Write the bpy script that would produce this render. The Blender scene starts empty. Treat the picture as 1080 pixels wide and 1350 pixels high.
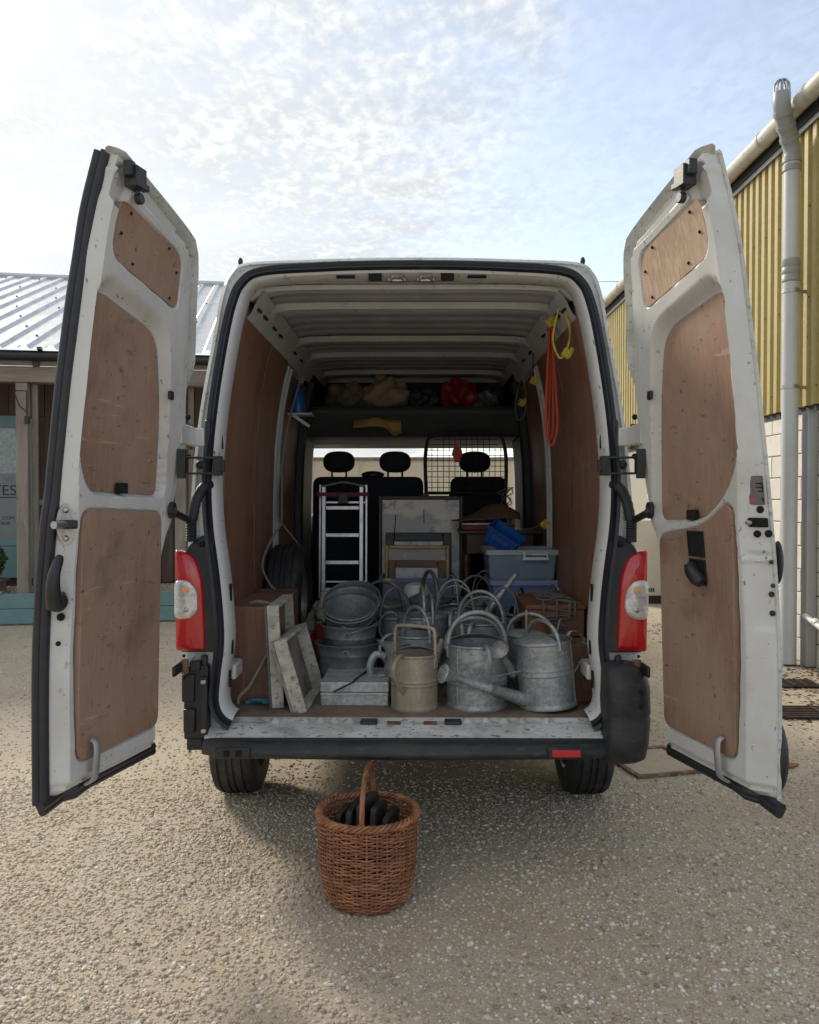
import bpy, math, random
import numpy as np
from mathutils import Vector, Matrix, Euler
random.seed(7); rng = np.random.default_rng(7)
SC = bpy.context.scene
COL = SC.collection
RAD = math.radians

# ------------------------------------------------------------------ camera
F = 1100.0                       # focal length in pixels of the 1080 x 1350 picture
EYE = Vector((0, 0, 1.6))
PITCH = math.atan(20 / F); YAW = math.atan(8 / F)
cam_d = bpy.data.cameras.new('camera'); cam = bpy.data.objects.new('camera', cam_d); COL.objects.link(cam)
cam_d.sensor_fit = 'HORIZONTAL'; cam_d.sensor_width = 36.0; cam_d.lens = 36.0 * F / 1080.0
cam_d.clip_start = 0.05; cam_d.clip_end = 2000
cam.location = EYE; cam.rotation_euler = (RAD(90) - PITCH, 0, YAW)
SC.camera = cam

# ------------------------------------------------------------------ light
SUN_AZ = RAD(-40)                # to the left of the viewing direction (+Y), clockwise positive
SUN_EL = RAD(30.0)
SUN_DIR = Vector((math.sin(SUN_AZ) * math.cos(SUN_EL), math.cos(SUN_AZ) * math.cos(SUN_EL), math.sin(SUN_EL)))
sun_d = bpy.data.lights.new('sun', 'SUN'); sun = bpy.data.objects.new('sun', sun_d); COL.objects.link(sun)
sun_d.energy = 1.3; sun_d.angle = RAD(11.0); sun_d.color = (1.0, 0.90, 0.76)
sun.location = (-20, 25, 25)
sun.rotation_euler = (-SUN_DIR).to_track_quat('-Z', 'Y').to_euler()

SKY_STRENGTH = 0.085
world = bpy.data.worlds.new('World'); SC.world = world; world.use_nodes = True
wn = world.node_tree; wn.nodes.clear()
def W(t, **k):
    n = wn.nodes.new(t)
    for a, b in k.items(): setattr(n, a, b)
    return n
def wl(a, b): wn.links.new(a, b)
def wmath(op, a, b=None, clamp=False):
    n = W('ShaderNodeMath', operation=op, use_clamp=clamp)
    for i, x in enumerate((a, b)):
        if x is None: continue
        if isinstance(x, (int, float)): n.inputs[i].default_value = x
        else: wl(x, n.inputs[i])
    return n.outputs[0]
w_out = W('ShaderNodeOutputWorld'); w_bg = W('ShaderNodeBackground'); wl(w_bg.outputs[0], w_out.inputs[0])
w_bg.inputs['Strength'].default_value = SKY_STRENGTH
w_sky = W('ShaderNodeTexSky', sky_type='NISHITA'); w_sky.sun_disc = False
w_sky.sun_elevation = SUN_EL; w_sky.sun_rotation = SUN_AZ
w_sky.air_density = 1.0; w_sky.dust_density = 0.7; w_sky.ozone_density = 1.6
w_tc = W('ShaderNodeTexCoord'); w_sep = W('ShaderNodeSeparateXYZ'); wl(w_tc.outputs['Generated'], w_sep.inputs[0])
zc = wmath('MAXIMUM', w_sep.outputs['Z'], 0.03)
px_ = wmath('DIVIDE', w_sep.outputs['X'], zc); py_ = wmath('DIVIDE', w_sep.outputs['Y'], zc)
w_cmb = W('ShaderNodeCombineXYZ'); wl(px_, w_cmb.inputs[0]); wl(py_, w_cmb.inputs[1])
def wnoise(scale, detail, rough, dist=0.0, off=0.0, st=(1, 1, 1), rot=0.0):
    mp = W('ShaderNodeMapping'); mp.inputs['Location'].default_value = (off, off * .7, 0); mp.inputs['Scale'].default_value = st
    mp.inputs['Rotation'].default_value = (0, 0, rot)
    wl(w_cmb.outputs[0], mp.inputs[0])
    n = W('ShaderNodeTexNoise'); n.inputs['Scale'].default_value = scale; n.inputs['Detail'].default_value = detail
    n.inputs['Roughness'].default_value = rough; n.inputs['Distortion'].default_value = dist
    wl(mp.outputs[0], n.inputs['Vector']); return n.outputs['Fac']
def wramp(x, lo, hi, a=0.0, b=1.0):
    n = W('ShaderNodeMapRange', interpolation_type='SMOOTHSTEP'); wl(x, n.inputs['Value'])
    n.inputs['From Min'].default_value = lo; n.inputs['From Max'].default_value = hi
    n.inputs['To Min'].default_value = a; n.inputs['To Max'].default_value = b; return n.outputs[0]
patch = wnoise(1.5, 5, .6, .4, 3.3)
rip = wnoise(23, 5, .55, .25, st=(1.0, .62, 1), rot=.55)
fine = wnoise(58, 4, .6, .3, 5.1, st=(1.0, .7, 1), rot=.55)
big = wnoise(3.2, 4, .55, .5, 2.2)
mixn = wmath('ADD', wmath('MULTIPLY', rip, .62), wmath('ADD', wmath('MULTIPLY', fine, .14), wmath('MULTIPLY', big, .36)))
cells = wramp(mixn, .40, .72)
edge = wmath('ADD', px_, wmath('MULTIPLY', wmath('SUBTRACT', patch, .5), 2.1))
cover = wmath('MAXIMUM', wramp(edge, -.20, .58, 1.0, 0.0), wramp(edge, 1.7, 2.8, 0.0, 1.0))
veil = wramp(wnoise(.9, 4, .55, .6, 9.1), .30, .70, .18, .55)
fac = wmath('ADD', wmath('MULTIPLY', cover, wmath('ADD', wmath('MULTIPLY', cells, .46), .52)), wmath('MULTIPLY', veil, .5), clamp=True)
w_dot = W('ShaderNodeVectorMath', operation='DOT_PRODUCT'); wl(w_tc.outputs['Generated'], w_dot.inputs[0]); w_dot.inputs[1].default_value = SUN_DIR
glow = wmath('POWER', wmath('MAXIMUM', w_dot.outputs['Value'], 0.0), 6.0)
cb = wmath('ADD', wmath('MULTIPLY', glow, 1.1), 3.95)
cb = wmath('MULTIPLY', cb, wmath('ADD', wmath('MULTIPLY', cells, .40), .68))
w_cc = W('ShaderNodeVectorMath', operation='SCALE'); w_cc.inputs[0].default_value = (.955, .99, 1.0); wl(cb, w_cc.inputs['Scale'])
w_hs = W('ShaderNodeHueSaturation'); wl(w_sky.outputs[0], w_hs.inputs['Color']); w_hs.inputs['Saturation'].default_value = .72
w_mix = W('ShaderNodeMix', data_type='RGBA'); wl(fac, w_mix.inputs['Factor']); wl(w_hs.outputs[0], w_mix.inputs['A']); wl(w_cc.outputs[0], w_mix.inputs['B'])
wl(w_mix.outputs['Result'], w_bg.inputs['Color'])

SC.view_settings.view_transform = 'Standard'; SC.view_settings.look = 'None'
SC.view_settings.exposure = 1.42; SC.view_settings.gamma = 1.0
SC.cycles.max_bounces = 8; SC.cycles.diffuse_bounces = 4; SC.cycles.transparent_max_bounces = 12

# ------------------------------------------------------------------ point finder: a place seen at (u, v) that stands Y metres off
def at(u, v, Y):
    x, z = (u - 540) / F, -(v - 675) / F
    c, s = math.cos(PITCH), math.sin(PITCH)
    d = (x, c + z * s, -s + z * c)
    c, s = math.cos(YAW), math.sin(YAW)
    d = (d[0] * c - d[1] * s, d[0] * s + d[1] * c, d[2])
    t = Y / d[1]
    return Vector((d[0] * t, Y, 1.6 + d[2] * t))

# ------------------------------------------------------------------ materials
MATS = {}
def mat(name, base, rough=.6, metal=0.0, layers=(), bump=0.0, bscale=80, bstretch=(1, 1, 1), rnd=0.0, spec=.5,
        alpha=1.0, trans=0.0, coat=0.0, emit=None, island=0.0, rlayer=None, wave=None, vor=None, ramp=None):
    """procedural principled material. layers: (colour, scale, lo, hi, amount, stretch, detail)"""
    m = bpy.data.materials.new(name); m.use_nodes = True; nt = m.node_tree; N = nt.nodes; L = nt.links
    b = N['Principled BSDF']
    tc = N.new('ShaderNodeTexCoord')
    oi = N.new('ShaderNodeObjectInfo')
    addv = N.new('ShaderNodeVectorMath'); addv.operation = 'ADD'
    sc = N.new('ShaderNodeVectorMath'); sc.operation = 'SCALE'; sc.inputs[0].default_value = (13.1, 7.7, 5.3)
    L.new(oi.outputs['Random'], sc.inputs['Scale']); L.new(tc.outputs['Object'], addv.inputs[0]); L.new(sc.outputs[0], addv.inputs[1])
    co = addv.outputs[0]
    def noise(scale, stretch=(1, 1, 1), detail=5, rough_=.6):
        mp = N.new('ShaderNodeMapping'); mp.inputs['Scale'].default_value = stretch; L.new(co, mp.inputs[0])
        n = N.new('ShaderNodeTexNoise'); n.inputs['Scale'].default_value = scale; n.inputs['Detail'].default_value = detail
        n.inputs['Roughness'].default_value = rough_; L.new(mp.outputs[0], n.inputs['Vector']); return n.outputs['Fac']
    def rng_(x, lo, hi, a=0, b_=1):
        n = N.new('ShaderNodeMapRange'); L.new(x, n.inputs['Value'])
        for k, v in zip(('From Min', 'From Max', 'To Min', 'To Max'), (lo, hi, a, b_)): n.inputs[k].default_value = v
        return n.outputs[0]
    rgb = N.new('ShaderNodeRGB'); rgb.outputs[0].default_value = (*base, 1); cur = rgb.outputs[0]
    def scale_col(cur, facsock):
        vm = N.new('ShaderNodeVectorMath'); vm.operation = 'SCALE'; L.new(cur, vm.inputs[0]); L.new(facsock, vm.inputs['Scale']); return vm.outputs[0]
    if rnd: cur = scale_col(cur, rng_(oi.outputs['Random'], 0, 1, 1 - rnd, 1 + rnd))
    if island:
        g = N.new('ShaderNodeNewGeometry'); cur = scale_col(cur, rng_(g.outputs['Random Per Island'], 0, 1, 1 - island, 1 + island))
    if ramp:
        g = N.new('ShaderNodeNewGeometry'); cr = N.new('ShaderNodeValToRGB'); L.new(g.outputs['Random Per Island'], cr.inputs[0]); cr.color_ramp.interpolation = 'LINEAR'
        while len(cr.color_ramp.elements) < len(ramp): cr.color_ramp.elements.new(.5)
        for e_, (ps, cl) in zip(cr.color_ramp.elements, ramp): e_.position = ps; e_.color = (*cl, 1)
        cur = cr.outputs[0]
    if vor:
        vt = N.new('ShaderNodeTexVoronoi'); vt.inputs['Scale'].default_value = vor[0]; L.new(co, vt.inputs['Vector'])
        sv = N.new('ShaderNodeSeparateColor'); L.new(vt.outputs['Color'], sv.inputs[0])
        cur = scale_col(cur, rng_(sv.outputs[0], 0, 1, 1 - vor[1], 1 + vor[1]))
    for ly in layers:
        col, s, lo, hi, amt = ly[:5]; st = ly[5] if len(ly) > 5 else (1, 1, 1); dt = ly[6] if len(ly) > 6 else 5
        mx = N.new('ShaderNodeMix'); mx.data_type = 'RGBA'
        L.new(rng_(noise(s, st, dt), lo, hi, 0, amt), mx.inputs['Factor'])
        L.new(cur, mx.inputs['A']); mx.inputs['B'].default_value = (*col, 1); cur = mx.outputs['Result']
    L.new(cur, b.inputs['Base Color'])
    b.inputs['Roughness'].default_value = rough; b.inputs['Metallic'].default_value = metal
    b.inputs['Specular IOR Level'].default_value = spec
    b.inputs['Alpha'].default_value = alpha; b.inputs['Transmission Weight'].default_value = trans
    b.inputs['Coat Weight'].default_value = coat
    if rlayer: L.new(rng_(noise(rlayer[0]), .3, .7, rlayer[1], rlayer[2]), b.inputs['Roughness'])
    if emit: b.inputs['Emission Color'].default_value = (*emit[0], 1); b.inputs['Emission Strength'].default_value = emit[1]
    if bump or wave:
        bp = N.new('ShaderNodeBump'); bp.inputs['Distance'].default_value = .01; bp.inputs['Strength'].default_value = bump if bump else wave[2]
        if wave:
            wv = N.new('ShaderNodeTexWave'); wv.inputs['Scale'].default_value = wave[0]; wv.bands_direction = wave[1]; L.new(tc.outputs['Object'], wv.inputs['Vector'])
            L.new(wv.outputs['Fac'], bp.inputs['Height'])
        else: L.new(noise(bscale, bstretch), bp.inputs['Height'])
        L.new(bp.outputs[0], b.inputs['Normal'])
    MATS[name] = m; return m

DK = (.035, .032, .028)
mat('van_white', (.61, .62, .615), .34, layers=[((.55, .54, .51), 4, .42, .62, .5), ((.42, .40, .35), 2.0, .54, .68, .4), ((.58, .57, .54), 14, .5, .62, .5, (1, 1, .15)), ((.07, .062, .055), 40, .665, .685, .75, (1, 1, .6)), ((.28, .20, .13), 15, .655, .70, .55), ((.32, .31, .29), 11, .665, .675, .6, (1, 1, .18))], bump=.03, bscale=24, rlayer=(7, .24, .5), coat=.3)
mat('van_mossy', (.58, .60, .58), .55, layers=[((.33, .34, .27), 9, .46, .66, .55), ((.10, .10, .08), 45, .56, .66, .6), ((.40, .40, .37), 3, .42, .64, .5)], bump=.15, bscale=90)
mat('sill_white', (.64, .65, .64), .5, layers=[((.42, .40, .36), 9, .42, .60, .65, (.35, 1, 1)), ((.08, .065, .05), 60, .60, .63, .8, (.5, 1, 1)), ((.22, .12, .06), 24, .61, .66, .7), ((.24, .22, .20), 4, .52, .64, .6)], bump=.25, bscale=60)
mat('van_inner', (.59, .595, .60), .55, layers=[((.41, .41, .40), 4, .4, .7, .6), ((.05, .04, .035), 30, .62, .7, .6)], bump=.05)
mat('van_roof_inner', (.46, .48, .51), .5, layers=[((.33, .34, .365), 2.5, .42, .62, .6), ((.60, .59, .57), 6, .52, .66, .4)], bump=.05)
mat('rubber', (.014, .015, .018), .55, layers=[((.05, .052, .06), 14, .45, .75, .5)], bump=.1)
mat('seal_rubber', (.016, .018, .026), .42, layers=[((.05, .055, .07), 18, .5, .8, .35)])
mat('black_plastic', (.016, .017, .019), .42, layers=[((.05, .052, .055), 10, .45, .75, .5)], bump=.12, bscale=260)
mat('bumper_plastic', (.020, .021, .024), .48, layers=[((.085, .082, .078), 5, .45, .8, .55), ((.11, .105, .10), 60, .55, .75, .45, (.3, 1, 1))], bump=.25, bscale=240, rlayer=(5, .36, .6))
mat('tyre_rubber', (.020, .020, .021), .72, layers=[((.10, .092, .078), 9, .45, .75, .6)], bump=.2, bscale=90)
mat('ply_door', (.335, .228, .168), .6, layers=[((.245, .145, .095), 3.2, .42, .62, .65, (1, 1, .5)), ((.40, .265, .19), 60, .48, .62, .35, (1, 1, .1)), ((.24, .145, .098), 95, .52, .64, .30, (1, 1, .06)), ((.13, .086, .064), 2.6, .56, .68, .5), ((.38, .19, .11), 7, .58, .68, .40, (1, 1, 1.4)), ((.52, .37, .27), 12, .665, .675, .5, (.22, .22, 2.6)), ((.46, .25, .14), 10, .665, .675, .55, (1.8, 1.8, .35)), ((.07, .05, .04), 34, .66, .68, .75), ((.12, .08, .06), 16, .645, .67, .5, (.6, .6, 2.4))], bump=.12, bscale=60, bstretch=(1, 1, .15), rlayer=(6, .48, .75))
mat('ply_sunlit', (.47, .335, .235), .6, layers=[((.36, .235, .155), 5, .40, .62, .7, (1, 1, .2)), ((.56, .42, .31), 55, .46, .60, .55, (1, 1, .06)), ((.28, .18, .12), 80, .5, .62, .4, (1, 1, .05)), ((.36, .16, .08), 12, .62, .68, .55)], bump=.15, bscale=60, bstretch=(1, 1, .1))  # door plywood with sunlight put into its colour, paler and more golden
mat('ply_lining', (.27, .14, .09), .55, layers=[((.19, .09, .056), 6, .40, .62, .7, (1, 1, .25)), ((.31, .17, .11), 55, .48, .60, .5, (1, 1, .06)), ((.075, .042, .03), 3.5, .56, .68, .6), ((.36, .24, .16), 15, .66, .675, .5, (.3, .3, 1.8))], bump=.12, bscale=60, bstretch=(1, 1, .1))
mat('ply_floor', (.24, .17, .12), .8, layers=[((.09, .065, .05), 8, .4, .7, .8), ((.27, .22, .17), 40, .56, .7, .5, (1, .3, 1))], bump=.3)
mat('galv', (.36, .385, .39), .52, .55, layers=[((.24, .265, .28), 5, .38, .68, .75), ((.50, .52, .52), 26, .52, .68, .5), ((.12, .12, .115), 9, .60, .78, .65), ((.30, .21, .13), 5, .60, .68, .55), ((.52, .50, .44), 3, .58, .68, .4)], bump=.12, bscale=110, vor=(75, .26), rlayer=(14, .36, .66))
mat('galv_beige', (.40, .345, .265), .66, .35, layers=[((.27, .225, .165), 9, .35, .68, .75, (1, 1, .35)), ((.52, .48, .40), 22, .5, .68, .5, (1, 1, .3)), ((.14, .115, .085), 5, .58, .75, .6)], bump=.15, bscale=110, vor=(80, .1))
mat('galv_dark', (.23, .245, .25), .58, .5, layers=[((.12, .13, .135), 6, .40, .64, .75), ((.30, .32, .31), 24, .55, .7, .5), ((.30, .28, .22), 4, .6, .75, .45)], bump=.15, bscale=110, vor=(70, .2))
mat('galv_pale', (.46, .475, .47), .6, .45, layers=[((.28, .29, .29), 18, .48, .64, .7), ((.62, .62, .59), 40, .5, .66, .6)], bump=.2, bscale=90, vor=(60, .15))
mat('white_wood', (.55, .53, .46), .75, layers=[((.24, .21, .16), 14, .45, .66, .8), ((.10, .085, .06), 42, .56, .64, .8), ((.45, .43, .36), 4, .4, .7, .5)], bump=.3, bscale=90)
mat('stained_wood', (.28, .24, .19), .75, layers=[((.12, .07, .045), 4, .45, .65, .9), ((.45, .42, .36), 12, .52, .7, .6, (1, .3, 1))], bump=.15)
mat('dark_board', (.13, .125, .115), .8, layers=[((.06, .06, .06), 6, .4, .7, .7), ((.22, .21, .19), 24, .55, .7, .4, (1, .2, 1))], bump=.1)
mat('wicker', (.33, .137, .064), .5, layers=[((.17, .060, .027), 14, .40, .62, .75), ((.45, .22, .105), 40, .53, .66, .55)], bump=.12, bscale=180, island=.42)
mat('black_slate', (.022, .020, .021), .55, layers=[((.06, .05, .048), 10, .5, .75, .6)], bump=.25, bscale=70)
mat('alu', (.66, .66, .66), .38, .85, layers=[((.35, .34, .33), 18, .5, .72, .6)], bump=.04)
mat('steel', (.45, .45, .44), .35, .9, layers=[((.22, .2, .18), 20, .5, .7, .6)])
mat('rusty', (.22, .13, .08), .8, .2, layers=[((.10, .045, .02), 20, .4, .65, .8), ((.45, .43, .4), 12, .55, .7, .6)], bump=.2)
mat('red_lens', (.47, .004, .008), .10, wave=(45, 'X', .10), coat=1.0)
mat('reflector_red', (.60, .02, .035), .2, wave=(60, 'X', .4), coat=.5)
mat('clear_lens', (.60, .58, .55), .16, .35, layers=[((.80, .78, .74), 30, .45, .6, .7), ((.34, .32, .29), 14, .55, .62, .6)], wave=(55, 'Z', .25), coat=1.0)
mat('amber_bulb', (.75, .38, .20), .3)
mat('glass', (.85, .9, .92), .03, alpha=.05, spec=.6)
mat('window_glass', (.16, .20, .22), .07, layers=[((.30, .36, .38), 26, .45, .6, .65)], spec=.9, coat=.6)
mat('frosted', (.16, .19, .205), .25, layers=[((.21, .24, .25), 3, .4, .7, .5)], spec=.6)
mat('lettering', (.018, .02, .022), .5)
mat('lettering_pale', (.16, .20, .21), .5)
mat('sage', (.15, .265, .27), .55, layers=[((.11, .20, .205), 6, .4, .7, .5), ((.30, .36, .33), 45, .68, .74, .5)], bump=.05)
mat('cottage_board', (.095, .062, .050), .8, layers=[((.05, .034, .028), 7, .38, .7, .8, (1, 1, .15)), ((.16, .12, .10), 30, .55, .72, .5, (1, 1, .1))], bump=.3, bscale=60, bstretch=(1, 1, .12), rnd=.22)
mat('old_oak', (.30, .255, .215), .85, layers=[((.15, .12, .10), 9, .38, .7, .8, (1, 1, .12)), ((.42, .38, .34), 34, .55, .72, .55, (1, 1, .1)), ((.06, .045, .035), 22, .66, .72, .8)], bump=.5, bscale=50, bstretch=(1, 1, .12))
mat('old_oak_h', (.29, .245, .205), .85, layers=[((.15, .12, .10), 9, .38, .7, .8, (.12, 1, 1)), ((.40, .36, .32), 34, .55, .72, .55, (.1, 1, 1))], bump=.5, bscale=50, bstretch=(.12, 1, 1))
mat('tin_roof', (.62, .63, .645), .30, .55, layers=[((.46, .47, .48), 2.0, .4, .7, .6), ((.36, .33, .28), 9, .62, .76, .4)], rlayer=(3, .25, .5))
mat('black_gutter', (.016, .016, .018), .4)
mat('brick', (.30, .14, .085), .85, layers=[((.16, .08, .055), 14, .4, .7, .7)], bump=.3, rnd=.2)
mat('stone', (.30, .28, .25), .9, layers=[((.17, .16, .14), 8, .4, .7, .7)], bump=.4)
mat('block', (.72, .695, .62), .9, layers=[((.62, .59, .52), 9, .4, .7, .6), ((.36, .34, .28), 60, .60, .72, .6)], bump=.55, bscale=110, rnd=.07)
mat('mortar', (.40, .385, .33), .95, bump=.4)
mat('yellow_clad', (.42, .335, .115), .45, layers=[((.32, .255, .09), 3, .42, .62, .6, (1, 1, .3)), ((.16, .14, .07), 30, .65, .68, .7), ((.50, .43, .2), 20, .5, .64, .4)], bump=.05)
mat('pvc_grey', (.54, .57, .60), .35, layers=[((.33, .345, .35), 4, .4, .7, .5, (1, 1, .3))])
mat('pvc_cream', (.56, .545, .48), .45, layers=[((.30, .28, .22), 6, .45, .72, .65), ((.12, .11, .09), 14, .62, .72, .7)])
mat('pvc_white', (.74, .74, .71), .4, layers=[((.55, .53, .47), 6, .45, .7, .5)])
mat('pvc_fitting', (.30, .315, .325), .4)
mat('fascia_black', (.02, .019, .018), .6)
mat('zinc_post', (.42, .44, .46), .45, .6, layers=[((.3, .31, .33), 5, .4, .7, .6, (1, 1, .3))])
mat('cream_cabinet', (.56, .54, .46), .5, layers=[((.45, .43, .36), 5, .4, .7, .5)])
mat('iron_grate', (.06, .045, .04), .8, .3, layers=[((.14, .08, .055), 14, .45, .7, .6)], bump=.2)
mat('rust_leaf', (.25, .11, .055), .8)
mat('shrub', (.035, .075, .025), .6, island=.45)
mat('seat_fabric', (.012, .014, .018), .85, bump=.15, bscale=200)
mat('cab_trim', (.060, .068, .072), .6, layers=[((.042, .048, .052), 4, .4, .7, .5)], bump=.06, bscale=200)
mat('cab_dark', (.016, .02, .026), .6, bump=.05)
mat('bag_beige', (.40, .30, .21), .8, layers=[((.27, .19, .13), 6, .4, .7, .6)], bump=.15)
mat('bag_olive', (.17, .15, .105), .8, layers=[((.30, .22, .19), 7, .52, .6, .7), ((.08, .085, .06), 6, .5, .6, .7)], bump=.15)
mat('bag_red', (.28, .012, .025), .42, layers=[((.38, .16, .16), 7, .52, .66, .6)], bump=.15)
mat('bag_grey', (.10, .11, .12), .3, layers=[((.26, .28, .29), 12, .55, .66, .6)], bump=.3, bscale=40)
mat('bag_blue', (.035, .05, .075), .5, bump=.2)
mat('yellow_cloth', (.42, .28, .085), .85, bump=.15)
mat('brown_cloth', (.115, .066, .034), .85, layers=[((.19, .125, .06), 5, .5, .68, .6)], bump=.25, bscale=60)
mat('floral', (.47, .43, .33), .85, layers=[((.05, .11, .05), 14, .57, .60, .9), ((.30, .06, .05), 10, .64, .67, .9), ((.10, .09, .08), 60, .60, .63, .8)], bump=.1)
mat('red_cloth', (.25, .015, .02), .8)
mat('black_frame', (.030, .024, .022), .5, layers=[((.07, .055, .048), 20, .5, .7, .5)], bump=.15)
mat('gilt_frame', (.42, .30, .14), .5, .2, layers=[((.16, .10, .05), 14, .45, .7, .7)], bump=.2)
mat('brown_frame', (.17, .085, .042), .55, layers=[((.10, .05, .028), 9, .4, .7, .7)], bump=.1)
mat('print_paper', (.60, .55, .42), .35, layers=[((.27, .275, .27), 3.2, .46, .53, .88, (1, 1, 1.3)), ((.12, .115, .10), 9, .62, .66, .7), ((.50, .46, .34), 6, .58, .72, .7), ((.20, .2, .19), 40, .6, .66, .4, (.2, 1, 1))], spec=.5, coat=.3)
mat('print_dark', (.21, .19, .15), .4, layers=[((.05, .045, .04), 7, .48, .58, .9), ((.38, .35, .29), 14, .55, .65, .7)], coat=.3)
mat('print_pale', (.42, .44, .46), .4, layers=[((.12, .2, .32), 6, .52, .6, .8), ((.3, .3, .3), 12, .55, .65, .6)], coat=.3)
mat('lavender_tub', (.20, .20, .30), .35, layers=[((.15, .15, .23), 3, .4, .7, .5)], spec=.6)
mat('clear_tub', (.34, .46, .58), .22, alpha=.36, spec=.6)
mat('clear_tub_blue', (.22, .28, .52), .25, alpha=.6, spec=.6)
mat('tub_rim', (.42, .48, .53), .25, alpha=.85)
mat('tub_rim_blue', (.33, .38, .60), .25, alpha=.9)
mat('tub_clip', (.62, .66, .69), .3)
mat('blue_plastic', (.012, .085, .36), .35, layers=[((.02, .11, .42), 4, .4, .7, .5)])
mat('blue_dark', (.02, .07, .22), .4)
mat('paper_blue', (.10, .17, .30), .7)
mat('dark_wood', (.058, .026, .017), .45, layers=[((.03, .014, .01), 6, .4, .7, .7)])
mat('book_red', (.16, .010, .018), .5)
mat('crate_wood', (.21, .098, .052), .75, layers=[((.12, .055, .03), 7, .4, .7, .8, (.2, 1, 1)), ((.33, .19, .11), 18, .58, .72, .5)], bump=.2)
mat('crate_edge', (.44, .35, .25), .85, layers=[((.24, .17, .11), 16, .45, .7, .7)], bump=.3)
mat('rope_orange', (.62, .105, .055), .7, wave=(90, 'Z', .6))
mat('rope_pale', (.38, .36, .30), .85, wave=(110, 'Z', .6))
mat('rope_blue', (.06, .17, .24), .8)
mat('rope_grey', (.14, .13, .115), .85)
mat('strap_yellow', (.50, .40, .05), .7, layers=[((.2, .16, .04), 30, .55, .62, .7)])
mat('strap_black', (.015, .015, .018), .7)
mat('red_strap', (.22, .03, .04), .7)
mat('freshener', (.58, .065, .03), .6)
mat('pale_green', (.40, .58, .53), .5)
mat('lamp_white', (.70, .70, .66), .4)
mat('label_grey', (.13, .12, .125), .5)
mat('label_red', (.42, .06, .07), .5)
mat('hole', (.006, .006, .006), .9)
mat('cable', (.02, .02, .022), .6)
mat('far_wall', (.86, .80, .66), .9, layers=[((.72, .66, .52), 1.2, .42, .6, .5), ((.55, .49, .38), 6, .58, .64, .4, (1, 1, .2))], bump=.2)

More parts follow.
